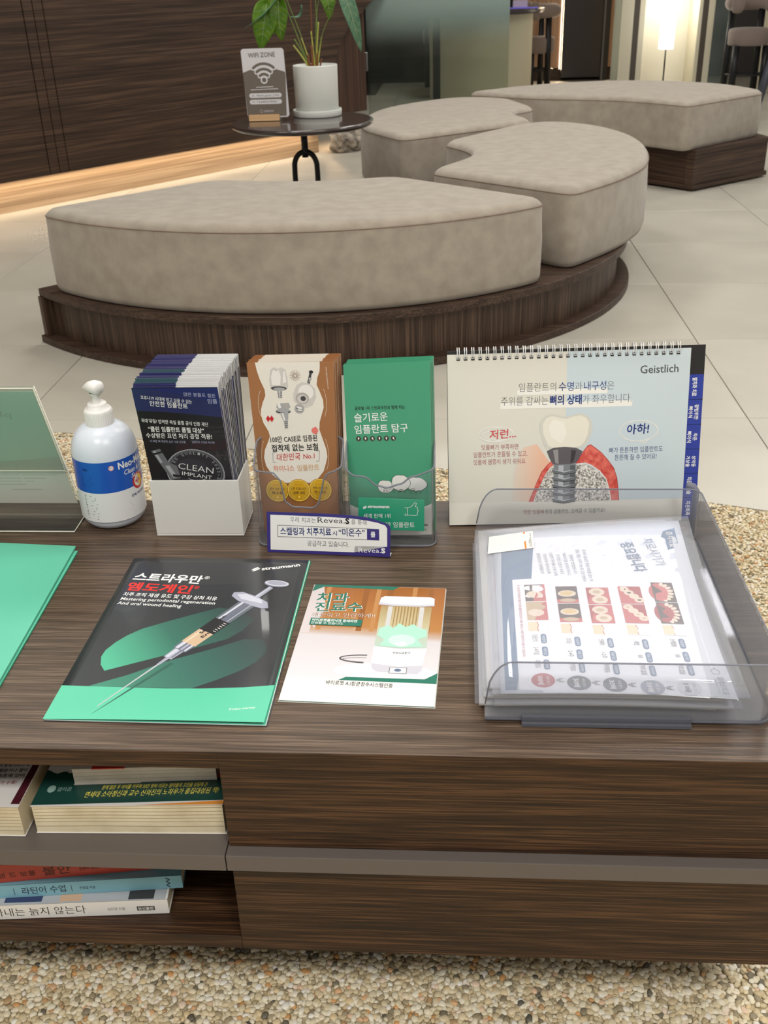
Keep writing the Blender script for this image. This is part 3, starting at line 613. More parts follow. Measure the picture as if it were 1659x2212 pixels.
# --- sanitiser bottle ---
bx, by = -.4285, 1.134
t = empty('sanitiser_bottle', (bx, by, TT), 'white hand sanitiser pump bottle with a blue and white label', 'bottle')
BOT = mat('frosted_bottle', (216, 222, 232), .3, sub=.3); MB().lathe([(0, .0015), (.026, .001), (.033, .003), (.0375, .009), (.0393, .018), (.0400, .03), (.0402, .095), (.0396, .103), (.0372, .113), (.0325, .122), (.0255, .1285), (.019, .1315), (.015, .133), (.0138, .138), (0, .138)], (bx, by, TT), BOT, n=64).build('body', t)
CAPW = mat('cap_white', (236, 234, 230), .4)
mb = MB(); mb.lathe([(.0165, .1305), (.0170, .132), (.0165, .1495), (.0155, .1515), (.0118, .152), (.0115, .1575), (.0105, .1588), (0, .1588)], (bx, by, TT), CAPW, n=40)
for k in range(40):
    a = 2 * PI * k / 40; mb.box((-.0004, .0160, .1335), (.0004, .0171, .149), CAPW, T=lambda v, a=a: Vector((bx + v.x * math.cos(a) - v.y * math.sin(a), by + v.x * math.sin(a) + v.y * math.cos(a), TT + v.z)))
mb.build('collar', t)
MB().lathe([(.0058, .158), (.0055, .168), (.0074, .170), (.0074, .172)], (bx, by, TT), CAPW, n=24).build('stem', t)
mb = MB(); HT = lambda v: Vector((bx + v.x * .82 - v.y * .57 * -1, by - v.x * .57 + v.y * .82, TT + v.z))
hd = []
for r, (x, hw, z0, z1) in enumerate([(-.0215, .0034, .1695, .1745), (-.017, .0048, .170, .1785), (-.010, .0078, .1705, .1835), (-.002, .0098, .170, .1865), (.006, .0098, .1705, .187), (.0105, .0066, .172, .1845)]):
    hd.append([(x, hw * math.cos(a), (z0 + z1) / 2 + (z1 - z0) / 2 * math.sin(a)) for a in (2 * PI * q / 16 for q in range(16))])
vs = [HT(Vector(p)) for ring in hd for p in ring]; fs = [(i * 16 + j, i * 16 + (j + 1) % 16, (i + 1) * 16 + (j + 1) % 16, (i + 1) * 16 + j) for i in range(5) for j in range(16)] + [list(range(16)), list(range(80, 96))[::-1]]
mb.add(vs, fs, CAPW, True); mb.build('pump_head', t)
def cyl(x, y, z=0):  # x mm along the arc from the side facing the lens, y mm height
    a = -PI / 2 + math.radians(21) + x / 40.2; R = .0404 + z / 1000; return Vector((bx + R * math.cos(a), by + R * math.sin(a), TT + y / 1000))
BLU = mat('label_blue', (16, 86, 186), .35, coat=.2); LW = mat('label_white', (232, 232, 232), .4)
mb = MB(); n = 60; W_ = 2 * PI * 40.2
def strip(y0, y1, m, mb, d=0): 
    vs = [cyl(W_ * i / n, y, d) for y in (y0, y1) for i in range(n)]; mb.add(vs, [(i, (i + 1) % n, n + (i + 1) % n, n + i) for i in range(n)], m, True)
strip(15, 55, LW, mb); strip(55, 96, BLU, mb); lb = mb.build('label', t)
S = Sheet(lambda x, y, z: cyl(x, y, .06 + z * .5), cut=4)
S.text('Neo-Medical', 12, 84, 70, 84, 12.5, WINK, .03); S.text('Clean & Clear', 18, 74.5, 62, 74.5, 9, WINK, .01, .2); S.text('Sanitizer', 28, 67, 60, 67, 8, WINK, .01, .2)
S.ell(3.5, 87.5, 3.4, 3.4, LW); S.ring(3.5, 87.5, 3, 3, .6, mat('ink_pink', (220, 90, 100), .5)); S.line([(1.6, 89.4), (5.4, 85.6)], .6, mat('ink_pink', 0)); S.line([(2, 87.4), (5, 87.4)], .9, GINK)
S.ell(39, 60, 10.5, 11, mat('badge_red', (200, 40, 52), .4)); S.ell(39, 60, 7.6, 8, mat('badge_yellow', (240, 200, 60), .4)); S.poly([(39 + 7.2 * math.cos(a), 60 + 7.6 * math.sin(a)) for a in (PI / 2 + PI * k / 12 for k in range(13))], LW); S.rect(36.6, 55.5, 39.6, 64.5, mat('badge_red', 0)); S.rect(33.6, 58.5, 42.2, 61.5, mat('badge_red', 0))
NAVY = mat('ink_navy', (34, 48, 110), .5)
S.text('언제 어디서나', 24, 42, 50, 42, 4.4, NAVY, .02)
for k in range(3): S.line([(20 + 2 * k, 37.5 - k * 3), (52, 37.5 - k * 3)], .7, GINK)
for k in range(13): S.line([(-37, 50.5 - k * 2.3 - (k // 4) * 1.2), (-37 + (10, 16, 15, 12, 17)[k % 5], 50.5 - k * 2.3 - (k // 4) * 1.2)], .75, GINK)
for k in range(6): S.line([(-36, 77 - k * 2.6), (-22 - (k % 3) * 2, 77 - k * 2.6)], .6, mat('label_blue_dark', (10, 56, 140), .4))
S.ell(-30, 86, 4, 1.8, mat('label_blue_dark', 0)); S.done(lb)

# --- white box with navy leaflets ---
bl = (-.362, 1.0875)
t = empty('leaflet_box', (-.31, 1.12, TT), 'open white box holding the navy leaflets, beside the sanitiser bottle', 'box')
mb = MB(); WB = mat('box_white', (226, 224, 219), .4); x0, x1, y0, y1, h = -.363, -.2545, 1.0875, 1.152, .076; w_ = .0022
xf = lambda v: Vector((v.x + (.0) , v.y + (v.x + .36) * .012, v.z + TT))
for a, b in (((x0, y0, 0), (x1, y1, w_)), ((x0, y0, w_), (x1, y0 + w_, h)), ((x0, y1 - w_, w_), (x1, y1, h)), ((x0, y0 + w_, w_), (x0 + w_, y1 - w_, h)), ((x1 - w_, y0 + w_, w_), (x1, y1 - w_, h))): mb.box(a, b, WB, T=xf)
mb.build('box_body', t, bevel=.0008)
NV = mat('leaflet_navy', (34, 40, 92), .3, coat=.2); NBK = mat('leaflet_black', (20, 20, 26), .28, coat=.3)
N = 46; LWD = .099
proto = None
for k in range(N):
    u = k / (N - 1); lean = math.radians(-11 + 14 * u ** .8); yb = 1.104 + .040 * u; xb = -.3595 + .004 * u + random.uniform(-.0008, .0008) + .003 * u
    H = .2075 + random.uniform(-.0018, .0018) + (.0 if u > .1 else -.002)
    V = Vector((.0, math.sin(lean), math.cos(lean))); f = frame((xb, yb, TT + .0028), (1, .01, 0), V)
    t = empty('navy_leaflet', f(50, 0), 'navy and white folded leaflet packed upright in the white box' if k else 'front navy and black leaflet in the white box, with the clean implant coin picture', 'leaflet', 'navy leaflets in the white box' if k else None)
    W2 = 98; ca, cb = (40, 44, 92), (232, 232, 230)
    mb = MB(); hh = H * 1000
    mb2 = MB(); slab(f, 0, 0, W2, hh, .15, .45, NBK if k == 0 else (NV if k % 3 else NBK), mb2); mb2.build('front_leaf', t)
    TI = (mat('leaf_edge_navy', (62, 62, 116), .4), mat('leaf_edge_teal', (72, 104, 116), .4), mat('leaf_edge_violet', (88, 84, 128), .4))[(k // 4) % 3 if u < .5 else (0, 2)[k % 2]]
    mb3 = MB(); slab(f, 0, 0, W2 * .5, hh - .5, -.5, .15, TI, mb3); slab(f, W2 * .5, 0, W2, hh - .7, -.75, .15, mat('leaf_edge_white', (232, 232, 230), .5), mb3); mb3.build('inner_leaf', t)
    if k:
        mb = MB(); slab(f, W2 * .5, hh - 16, W2 - .3, hh + .02, .3, .52, mat('leaf_edge_white', 0), mb); slab(f, .3, hh - 16, W2 * .5, hh + .02, .3, .52, TI, mb); mb.build('printed_band', t)
    if k == 0:
        S = Sheet(lambda x, y, z: f(x, y, .45 + z), cut=25); hh -= .5
        S.poly([(0, hh), (0, 174), (30, 172), (60, 169), (W2, 164), (W2, hh)], NV)
        S.poly([(0, hh), (26, hh - 3), (60, hh - 9), (84, hh - 17), (92, hh - 22), (W2, hh - 22), (W2, hh)], mat('leaf_back_navy', (30, 38, 104), .3))
        S.text('않은 분들도 힘든', 58, 193.5, 94, 191, 5.6, mat('ink_pale', (176, 180, 206), .5), .005); S.text('임플', 84, 183.5, 95, 183, 7, mat('ink_pale', 0), .005)
        S.text('코로나19 시대에 믿고 심을 수 있는', 8, 190, 66, 183, 5.8, WINK, .004); S.text('안전한 임플란트', 17, 181, 60, 176.4, 8, WINK, .01)
        S.text('국내 유일! 엄격한 독일 품질 공식 인증 재단', 3, 158.5, 80, 152, 6.2, WINK, .008); S.text('“클린 임플란트 품질 대상”', 9, 146, 74, 143, 8, WINK, .02); S.text('수상받은 표면 처리 공정 적용!', 5, 137, 82, 134.5, 8, WINK, .012)
        S.text('· 더 빠른 뼈 재생력, 높은 수술 성공률', 7, 130.4, 50, 128.6, 3.9, mat('ink_pale', 0)); S.text('· 임플란트 상실을 최소화!', 56, 129, 84, 127.6, 3.9, mat('ink_pale', 0))
        for q in range(4): S.ell(5 + q * 3.6, 162 - q * .2, .4, .4, WINK, n=8)
        MG = mat('coin_grey', (112, 114, 120), .35); DG = mat('coin_dark', (38, 38, 44), .35); LG = mat('coin_light', (176, 178, 184), .3)
        S.ell(55, 86, 35, 34, LG); S.ell(55, 86, 34, 33, MG); S.ell(55, 86, 32.6, 31.6, DG); S.ring(55, 86, 31.2, 30.4, .3, LG)
        S.ell(50, 94, 20, 12, mat('coin_mid', (50, 50, 58), .35))
        S.text('CLEAN', 35, 92, 76, 84, 12.5, WINK, -.008); S.text('IMPLANT', 38, 82.5, 73, 75.5, 7.8, WINK, -.004); S.ring(56, 80, 12, 6, .6, WINK, a0=3.6, a1=5.6)
        st = 'TRUSTED QUALITY 2022-2024'
        for q, ch in enumerate(st):
            if ch == ' ': continue
            a = math.radians(196 - q * 10.2); r = 26.6; px, py = 55 + r * math.cos(a), 86 + r * math.sin(a); tx, ty = math.sin(a), -math.cos(a); S.text(ch, px - tx * 1.4, py - ty * 1.4, px + tx * 1.4, py + ty * 1.4, 5.0, LG)
        S.poly([(7, 118), (18, 121), (25, 101), (15, 98)], MG); S.poly([(9, 117), (12, 118), (18, 101), (15, 100)], LG); S.poly([(8, 114), (19, 117.5), (20, 115), (9, 111.5)], INK); S.poly([(15, 98), (25, 101), (34, 96), (36, 78), (24, 76)], MG); S.poly([(20, 96), (25, 97), (32, 80), (27, 78)], LG); S.poly([(27, 84), (38, 82), (37, 79), (27, 80)], INK)
        S.done(t)
def quadslab(fn, pts, z0, z1, m, mb=None):
    mb = mb or MB(); n = len(pts); mb.add([fn(x, y, z) for z in (z0, z1) for x, y in pts], [list(range(n))[::-1], list(range(n, 2 * n))] + [(i, (i + 1) % n, n + (i + 1) % n, n + i) for i in range(n)], m); return mb
# --- leaflet holder with two pockets ---
def shell(path, hf, z0, th, m, name, parent, closed=True, edge_r=.0011):
    """thin clear wall along a plan path whose top edge follows hf(x, y, s)"""
    P = [Vector((x, y)) for x, y in path]; n = len(P); mb = MB(); s = [0]
    for a, b in zip(P, P[1:]): s.append(s[-1] + (b - a).length)
    nr = []
    for i in range(n):
        t = (P[(i + 1) % n] - P[i - 1]) if closed else (P[min(i + 1, n - 1)] - P[max(i - 1, 0)]); t.normalize(); nr.append(Vector((-t.y, t.x)))
    top = [hf(P[i].x, P[i].y, s[i]) for i in range(n)]; vs = []
    for i in range(n):
        q = P[i] + nr[i] * th; vs += [(P[i].x, P[i].y, z0), (P[i].x, P[i].y, top[i]), (q.x, q.y, top[i]), (q.x, q.y, z0)]
    fs = []
    for i in range(n if closed else n - 1):
        j = (i + 1) % n
        for k in range(4): fs.append((i * 4 + k, j * 4 + k, j * 4 + (k + 1) % 4, i * 4 + (k + 1) % 4))
    mb.add(vs, fs, m); mb.build(name, parent)
    e = MB(); e.tube([(P[i].x + nr[i].x * th / 2, P[i].y + nr[i].y * th / 2, top[i]) for i in range(n)], edge_r, CLE, n=6, closed=closed); e.build('rim', parent)
def rrect(x0, x1, y0, y1, r, step=.0035):
    pts = []
    for cx, cy, a in ((x1 - r, y0 + r, -90), (x1 - r, y1 - r, 0), (x0 + r, y1 - r, 90), (x0 + r, y0 + r, 180)): pts += [(cx + r * math.cos(math.radians(a + q)), cy + r * math.sin(math.radians(a + q))) for q in range(0, 91, 15)]
    out = []
    for (a, b), (c, d) in zip(pts, pts[1:] + pts[:1]):
        L = math.hypot(c - a, d - b); k = max(1, int(L / step)); out += [(a + (c - a) * i / k, b + (d - b) * i / k) for i in range(k)]
    return out
def interp(tab, x):
    if x <= tab[0][0]: return tab[0][1]
    for (a, b), (c, d) in zip(tab, tab[1:]):
        if x <= c: u = (x - a) / (c - a); u = u * u * (3 - 2 * u); return b + (d - b) * u
    return tab[-1][1]
hold = empty('leaflet_holder', (-.1255, 1.085, TT), 'clear plastic holder with two pockets of brown and green leaflets', 'holder')
HY0, HY1 = 1.0635, 1.112
TL = [(-.232, .100), (-.208, .098), (-.200, .090), (-.196, .060), (-.186, .053), (-.162, .052), (-.154, .060), (-.150, .088), (-.142, .098), (-.128, .102)]
TR = [(-.124, .100), (-.112, .094), (-.102, .093), (-.085, .081), (-.075, .0785), (-.060, .083), (-.045, .093), (-.022, .100)]
for tab, x0, x1 in ((TL, -.232, -.1265), (TR, -.1245, -.019)):
    def hf(x, y, s, tab=tab): 
        f = min(1, max(0, (y - HY0 - .003) / .02)); return TT + interp(tab, x) * (1 - f) + (.104 + .02 * (y - HY0) / .05) * f
    shell(rrect(x0, x1, HY0, HY1, .011), hf, TT + .003, .0018, CLR, 'pocket', hold)
    mb = MB(); mb.prism(rrect(x0, x1, HY0, HY1, .011), TT + .0005, TT + .003, CLR); mb.build('pocket_floor', hold)
    e = MB(); e.tube([(x, y, TT + .0015) for x, y in rrect(x0, x1, HY0, HY1, .011)], .0012, CLE, n=6, closed=True); e.build('rim', hold)
# brown leaflets
BRN = mat('leaflet_brown', (160, 108, 66), .35, coat=.2); CRM = mat('leaflet_cream', (232, 227, 216), .4); EDGB = mat('leaflet_edge_tan', (204, 176, 150), .5)
def stack(N, O, U, V, quad, step, cols, group, label0, label, jit=1.2, topc=None):
    base = frame((O[0], O[1], O[2] + TT), U, V); Nn = Vector(U).normalized().cross(Vector(V).normalized()); first = None
    for k in range(N):
        dx, dy = (0, 0) if k == 0 else (random.uniform(-.5, 1.0) * jit + .35 * k, random.uniform(-1.2, 1.4) + .35 * k)
        f = lambda x, y, z=0, k=k, dx=dx, dy=dy: base(x + dx, y + dy + .4, z - k * step)
        t = empty('leaflet', f(50, 0), label if k else label0, 'leaflet', group if k else None)
        q0 = quad; sh = [(x, y - (.8 if y > 100 else 0)) for x, y in quad]
        quadslab(f, sh, -1.0, -.15, cols[1]).build('inner_leaf', t); c = quadslab(f, q0, -.15, .0, cols[0]).build('front_leaf', t)
        if k % 2: quadslab(f, [(q0[0][0], q0[0][1]), (q0[1][0], q0[1][1]), (q0[2][0] - .3, q0[2][1] - 1.2), (q0[3][0] + .3, q0[3][1] - 1.2)], -1.5, -1.0, cols[2]).build('back_leaf', t)
        if k and topc: quadslab(f, [(topc[0], 192), (topc[1], 195), (topc[1], quad[2][1] + .05 - (quad[2][0] - topc[1]) * .03), (topc[0], quad[3][1] + .05 + (topc[0] - quad[3][0]) * .028)], -.02, .05, topc[2]).build('printed_band', t)
        if k == 0: first = (t, f)
    return first
t, f = stack(11, (-.228, 1.0925, .0035), (.9986, -.0537, 0), (.0075, .139, .9903), [(-1, 0), (92, 0), (90.5, 213), (-12, 210)], 2.5, (BRN, CRM, EDGB), 'brown leaflets in the left pocket', 'front brown leaflet with three gold medals in the left pocket of the clear holder', 'brown and cream leaflet behind the front one in the left pocket', topc=(0, 76, CRM))
S = Sheet(f)
L_ = [(-2, 210.4), (0, 200), (3, 190), (8, 178), (8.5, 171), (5, 163), (2.5, 155), (2, 148), (4.5, 138), (10, 128), (11.5, 122), (9, 115), (4.5, 105), (3, 95), (5, 85), (11, 75), (19, 68), (27, 64)]
R_ = [(60, 65), (68, 71), (75, 80), (78, 90), (80, 98), (79, 107), (75, 120), (71.5, 131), (72, 140), (75, 150), (77.5, 158), (77, 167), (73, 178), (70, 185), (71, 193), (74, 201), (74.5, 208), (74.5, 212.4)]
S.poly(L_ + R_, CRM)
WLN = mat('leaflet_line', (240, 226, 206), .4)
for cx, cy, rx, ry, a0, a1 in ((8, 161, 8.5, 20, 2.2, 4.0), (9, 95, 9, 26, 2.2, 4.0), (72, 163, 9, 22, -.8, .9), (72, 100, 9.5, 26, -.8, .9)): S.ring(cx, cy, rx, ry, .35, WLN, a0=a0, a1=a1, n=16)
TW, TS_, TSH, STL, STD = mat('tooth_white', (236, 233, 228), .3), mat('tooth_shade', (206, 202, 197), .3), mat('tooth_deep', (176, 170, 165), .3), mat('steel_print', (168, 168, 170), .3), mat('steel_dark', (70, 68, 70), .3)
S.poly([(15, 180), (14, 190), (16, 202), (20, 205), (25, 203), (29, 205), (34, 202), (36, 190), (36, 181), (30, 178), (22, 177)], TS_); S.poly([(17, 184), (16.5, 194), (19, 202), (23, 200), (26, 202), (28, 194), (27, 184)], TW); S.poly([(30, 186), (31, 200), (33, 200), (34.5, 188)], TW)
S.ell(25, 180, 9.5, 2.6, STD); S.ell(25.5, 179.4, 7, 1.7, STL); S.poly([(23, 178), (29, 178), (28, 168.5), (24, 168)], STL); S.poly([(25, 177), (26.4, 177), (26.2, 169), (25.2, 169)], TW)
for k in range(4): S.line([(23.6, 176 - k * 2), (28.6, 175.4 - k * 2)], .5, STD)
S.poly([(46, 184), (42, 174), (42, 166), (47, 160), (56, 157), (64, 160), (69, 170), (68, 180), (62, 186), (53, 188)], TS_); S.ell(57, 176, 9, 9, TW); S.ell(52.5, 168.5, 8, 7, TSH); S.ell(52.5, 168, 6, 5, TS_); S.ell(53.5, 168.4, 3.2, 3, STD)
S.ell(48.5, 156, 6, 5.8, TSH); S.ell(48.5, 156, 5, 4.8, STL); S.poly([(46, 159), (51, 158), (52, 154), (47, 153)], TW); S.line([(45, 156.5), (52, 155)], .7, STD); S.line([(46, 153.5), (51, 152.6)], .7, STD)
S.poly([(59, 187), (62, 199), (65, 199), (62, 186)], STD); S.ell(64, 200, 2.6, 1.8, INK); S.ell(62.6, 192, 1.9, 1.2, STL); S.line([(61, 188), (62.4, 193)], .6, TW)
S.poly([(21, 157), (22, 162), (36, 163), (38, 158), (34, 154), (26, 153)], STL); S.poly([(22, 161), (25, 163.5), (27, 157), (24, 156)], TW); S.poly([(31, 162), (35, 162.6), (35, 157), (31, 157)], TSH); S.ell(29, 152.5, 9, 2.8, STD); S.ell(29, 153.6, 8.6, 2, STL)
S.poly([(25, 151), (35, 152), (34.5, 142), (29, 140)], STL); S.poly([(27, 150), (29, 150.5), (31, 142), (29.5, 141)], TW); S.poly([(29.5, 141), (34, 141), (33.4, 132), (30.2, 131.6)], STL)
for k in range(4): S.line([(30, 140 - k * 2.2), (34, 140 - k * 2.2)], .6, STD)
BRI = mat('ink_brown', (112, 64, 40), .5)
for k in range(16): a = 2 * PI * k / 16; S.line([(45 + 1.5 * math.cos(a), 195.5 + 1.5 * math.sin(a)), (45 + 6.5 * math.cos(a), 195.5 + 6.5 * math.sin(a))], .35, BRI)
REDI = mat('ink_crimson', (198, 34, 40), .5); PNK = mat('ink_salmon', (230, 120, 110), .5)
for x in (10.5, 14.8): S.poly([(x - 2.6, 143.4), (x, 147.6), (x + 2.6, 143.4), (x, 139.2)], REDI)
S.poly([(66 + (4.6 if k % 2 else 3.4) * math.cos(PI * k / 10), 130 + (4.6 if k % 2 else 3.4) * math.sin(PI * k / 10)) for k in range(20)], PNK)
S.text('100만 CASE로 입증된', 12, 114.5, 68.5, 118, 8.6, INK, .012); S.text('접착제 없는 보철', 13, 103.5, 69.5, 106.6, 9.6, INK, .016)
S.line([(18, 102), (14, 101.8), (14, 89.6), (18, 89.8)], .35, GINK); S.line([(67, 105), (70.8, 105.2), (70, 92.6), (66, 92.4)], .35, GINK)
S.text('대한민국', 18.5, 92.4, 47, 94.4, 9.6, REDI, .002, .12); S.text('No.1', 51, 95, 64.5, 96.2, 8.4, REDI, .002, .1)
S.text('하이니스', 14, 78.6, 39.5, 80, 8.2, mat('ink_rose', (220, 140, 116), .5), .012); S.text('임플란트', 43, 80.2, 70, 82, 8.2, mat('ink_gold', (214, 178, 140), .5), .012)
S.text('www.highnessimplant.com', 81, 206, 83, 180, 2.6, WLN)
GD1, GD2, GD3 = mat('gold_dark', (176, 122, 20), .3), mat('gold', (232, 178, 40), .28, metal=.3), mat('gold_light', (246, 212, 96), .3)
for cx, cy, a, b in ((17.5, 54, '환자 방문 횟수', '최소화'), (70, 56.5, '전체 진료시간', '약 1시간'), (44, 55, '1회 진료시간', '20분 내외')):
    S.ell(cx, cy, 14.4, 14.4, GD1); S.ell(cx, cy, 13.6, 13.6, GD3); S.ell(cx, cy, 12.6, 12.6, GD1); S.ell(cx, cy, 12.2, 12.2, GD2); S.ring(cx, cy, 10.4, 10.4, 1.1, GD3, a0=2.2, a1=4.2); S.ring(cx, cy, 10.4, 10.4, 1.1, GD3, a0=-1.1, a1=.9); S.ell(cx, cy - 8.4, 1.1, 1.6, GD3)
    S.text('★★★★★', cx - 5, cy + 6.4, cx + 5, cy + 6.4, 1.9, GD1); S.text(a, cx - 9, cy + .8, cx + 9, cy + .8, 3.7, INK, .008); S.text(b, cx - 7, cy - 4.4, cx + 7, cy - 4.4, 4.2, INK, .02)
S.done(t)
# green leaflets
GR = mat('leaflet_green', (70, 158, 122), .35, coat=.15); GRE = mat('leaflet_green_edge', (96, 178, 148), .4)
t, f = stack(8, (-.123, 1.0865, .0035), (.994, -.1093, 0), (.0152, .1383, .9903), [(1, -2), (101, 6), (95.5, 216.5), (-5, 209)], 2.8, (GR, CRM, GRE), 'green leaflets in the right pocket', 'front green leaflet with three smiling white teeth in the right pocket of the clear holder', 'green leaflet behind the front one in the right pocket')
S = Sheet(f); S.poly([(1.2, -1.7), (101, 6.2), (100, 46), (96, 43.5), (88, 40), (76, 37), (60, 34.5), (42, 33), (20, 33.5), (8, 35.5), (.4, 39)], CRM)
S.text('글로벌 1위 스트라우만과 함께 하는', 8, 156, 67, 160, 4.9, INK, .01); S.text('슬기로운', 7.5, 142, 47, 145.6, 11.6, WINK, .008); S.text('임플란트 탐구', 7.5, 128, 71, 133, 11.6, WINK, .008)
for k in range(6): x, y = 12 + 8.3 * k, 121.4 + .5 * k; S.ell(x, y, 3, 3, mat('icon_brown', (66, 60, 52), .4)); S.ell(x, y + .5, .9, 1.3, WINK, n=12); S.line([(x, y), (x + (0, 0, 1, 0, 0, 1)[k % 6] * 1.2, y - 1.7)], .6, WINK)
for cx, cy, rx, ry in ((44, 64, 9.5, 8), (81, 69, 12, 8.6), (62, 69.5, 11, 10)):
    S.poly([(cx + rx * 1.05 * math.cos(a) * (1 + .06 * math.cos(3 * a)), cy + ry * 1.05 * math.sin(a) - .8 * math.exp(-((math.cos(a)) * 4) ** 2) * (math.sin(a) > 0)) for a in (2 * PI * k / 36 for k in range(36))], INK)
    S.poly([(cx + rx * math.cos(a) * (1 + .06 * math.cos(3 * a)), cy + ry * math.sin(a) - .8 * math.exp(-((math.cos(a)) * 4) ** 2) * (math.sin(a) > 0)) for a in (2 * PI * k / 36 for k in range(36))], TW)
for k in range(7): x = 44 + k * 6.6; S.ring(x, 57, 2.6, 4.4, .4, INK, a0=0, a1=PI, n=10)
S.ring(62, 60, 1.5, 1.4, .5, INK, n=14); S.ring(44, 58, 1.5, 1.4, .5, INK, n=14); S.ring(77, 62, 1.5, 1.4, .5, INK, n=14)
slash_logo(S, 65, 13, .42, INK, .1); S.text('straumann', 71, 14, 95, 17, 5.2, INK, .03); S.text('스트라우만', 81, 9.4, 94, 11.2, 2.9, INK)
S.done(t)
# green sticker on the pocket
fS = frame((-.1245, HY0 - .0006, TT), (1, .004, 0), (0, 0, 1))
t = empty('sign_plate', fS(54, 22), 'small green plate with a thumbs-up drawing fixed to the clear holder', 'sign')
quadslab(fS, [(14, 25), (92.5, 22.5), (93, 63.5), (16, 66.5)], 0, 1.2, mat('plate_green', (40, 158, 122), .35, coat=.3)).build('plate', t)
S = Sheet(lambda x, y, z: fS(x, y, 1.2 + z)); slash_logo(S, 20.5, 52, .42, WINK, -.02); S.text('straumann', 26.5, 53.6, 52, 53.2, 5.4, WINK, .03); S.text('세계 판매 1위', 21, 40.5, 53, 40.4, 6.6, WINK, .004); S.text('스트라우만 임플란트', 21, 28.6, 81, 27.8, 8, WINK, .004)
S.line([(69, 44), (73, 43.6), (73, 53.6), (70, 53.8)], .5, WINK); S.line([(73, 44), (83, 43.4), (85, 45), (84.6, 47.5), (85.8, 50), (84.6, 52), (85, 54.4), (82, 55.2), (84, 59.4), (82, 60.6), (77.4, 55), (73, 53.4)], .5, WINK); S.ell(70.6, 45.4, .6, .6, WINK, n=8)
S.done(t)
# card in front of the holder
fR = fr((-.218, 1.050, .0012), (.9961, -.0887, 0), (.0184, .17, .984))
t = empty('notice_card', fR(70, 0), 'small white notice card with a navy border standing in front of the clear holder', 'card')
CQ = [(-1, -1), (147, 0), (147.5, 36), (146, 39.5), (140, 42.5), (130, 45.5), (118, 48), (98, 49.6), (70, 50.2), (-.6, 49.4)]
NVC = mat('card_navy', (54, 44, 124), .4, coat=.2); CW = mat('card_white', (240, 240, 238), .4)
quadslab(fR, CQ, 0, .5, NVC).build('card', t); MB().add([fR(-1, -1, 0), fR(147, 0, 0), fR(147, 1, -12), fR(-1, 0, -12)], [(0, 1, 2, 3)], CW).build('folded_foot', t)
S = Sheet(lambda x, y, z: fR(x, y, .5 + z)); S.poly([(3, 2.2), (104, 4), (105, 11), (107, 12.2), (143.4, 13), (143.4, 35.6), (141, 39.2), (132, 42), (119, 44.2), (98, 46), (70, 46.4), (4, 46)], CW)
S.text('우리 치과는', 28, 38.2, 58.6, 38.6, 7.4, INK, -.006); S.text('Revea.', 61, 38.6, 93.4, 39.4, 10, INK, -.002); S.text('S', 94, 39, 99, 39.2, 9.6, INK, .05); S.text('를 통해', 101, 39.2, 119, 39, 6.8, INK, -.004)
S.line([(12.4, 19), (12.8, 33.4), (133.6, 34), (133.8, 20.6)], .6, INK, closed=True); S.poly([(119.6, 20.2), (133.8, 20.6), (133.6, 34), (119.6, 33.8)], NVC)
S.text('스켈링과 치주치료', 15.6, 22.4, 77, 24, 10.4, NAVY, .018); S.text('시', 78.4, 24, 84, 24.2, 6.6, NAVY, .01); S.text('“미온수”', 86, 24.2, 117, 25, 10.4, NAVY, .018); S.text('를', 124, 24.4, 129.6, 24.6, 7.6, WINK, .02)
S.text('공급하고 있습니다.', 48, 9.6, 98, 10.4, 7.8, INK, -.002); S.text('Revea.', 109.5, 4.4, 136, 5, 8.4, WINK, 0); S.text('S', 136.4, 4.8, 141.4, 5, 8.4, WINK, .05); S.done(t)

# --- desk calendar ---
fC = fr((-.0005, 1.1145, .002), (.9988, .0496, 0), (-.0103, .2077, .9781))
t = empty('desk_calendar', fC(140, 0), 'spiral-bound desk flip chart with a large tooth implant picture, at the cabinet back edge', 'calendar')
BB = mat('board_black', (30, 29, 30), .5)
quadslab(fC, [(-2.6, 0), (300.5, 0), (301, 214.5), (-3.4, 213.5)], -4, -2.2, BB).build('back_board', t)
f2 = lambda x, y, z=0: fC(x, y, -2.2 - z); P1 = fC(0, 213, -4); P2 = fC(300, 213, -4)
mb = MB(); Q1 = Vector((P1.x, 1.168, TT + .0015)); Q2 = Vector((P2.x, 1.182, TT + .0015)); d = Vector((0, -.0018, 0)); mb.add([P1, P2, Q2, Q1, P1 + d, P2 + d, Q2 + d, Q1 + d], [(0, 1, 2, 3), (7, 6, 5, 4), (0, 4, 5, 1), (1, 5, 6, 2), (2, 6, 7, 3), (3, 7, 4, 0)], BB); mb.build('rear_board', t)
mb = MB(); mb.prism([(-.0005, 1.116), (.299, 1.131), (.299, 1.181), (-.0005, 1.167)], TT + .0003, TT + .0018, BB); mb.build('base_board', t)
TB = mat('tab_blue', (44, 62, 156), .4); labs = (('발치와 치료',), ('광범위한', '뼈이식'), ('작은', '뼈이식'), ('상악동', '거상술'), ('치은이식술',), ('치은퇴축',))
for k in range(6):
    y1 = 180 - k * 30.2; y0 = max(y1 - 30.2, 2); z = -2.1 + .02 * k
    o = quadslab(fC, [(281, y0 + .3), (299.2, y0 + .3), (300.6, y0 + 1.6), (300.6, y1 - 1.6), (299.2, y1 - .3), (281, y1 - .3)], z, z + .4, TB).build('tab', t)
    S = Sheet(lambda x, y, zz, z=z: fC(x, y, z + .4 + zz)); n = len(labs[k])
    for q, st in enumerate(labs[k]):
        x = 288 if n == 1 else (292.2 if q == 0 else 285.2); L = min(22, 4.6 * len(st)); S.text(st, x, (y0 + y1) / 2 + L / 2, x, (y0 + y1) / 2 - L / 2, 6.4 if n == 1 else 5.6, WINK, .02)
    S.done(o)
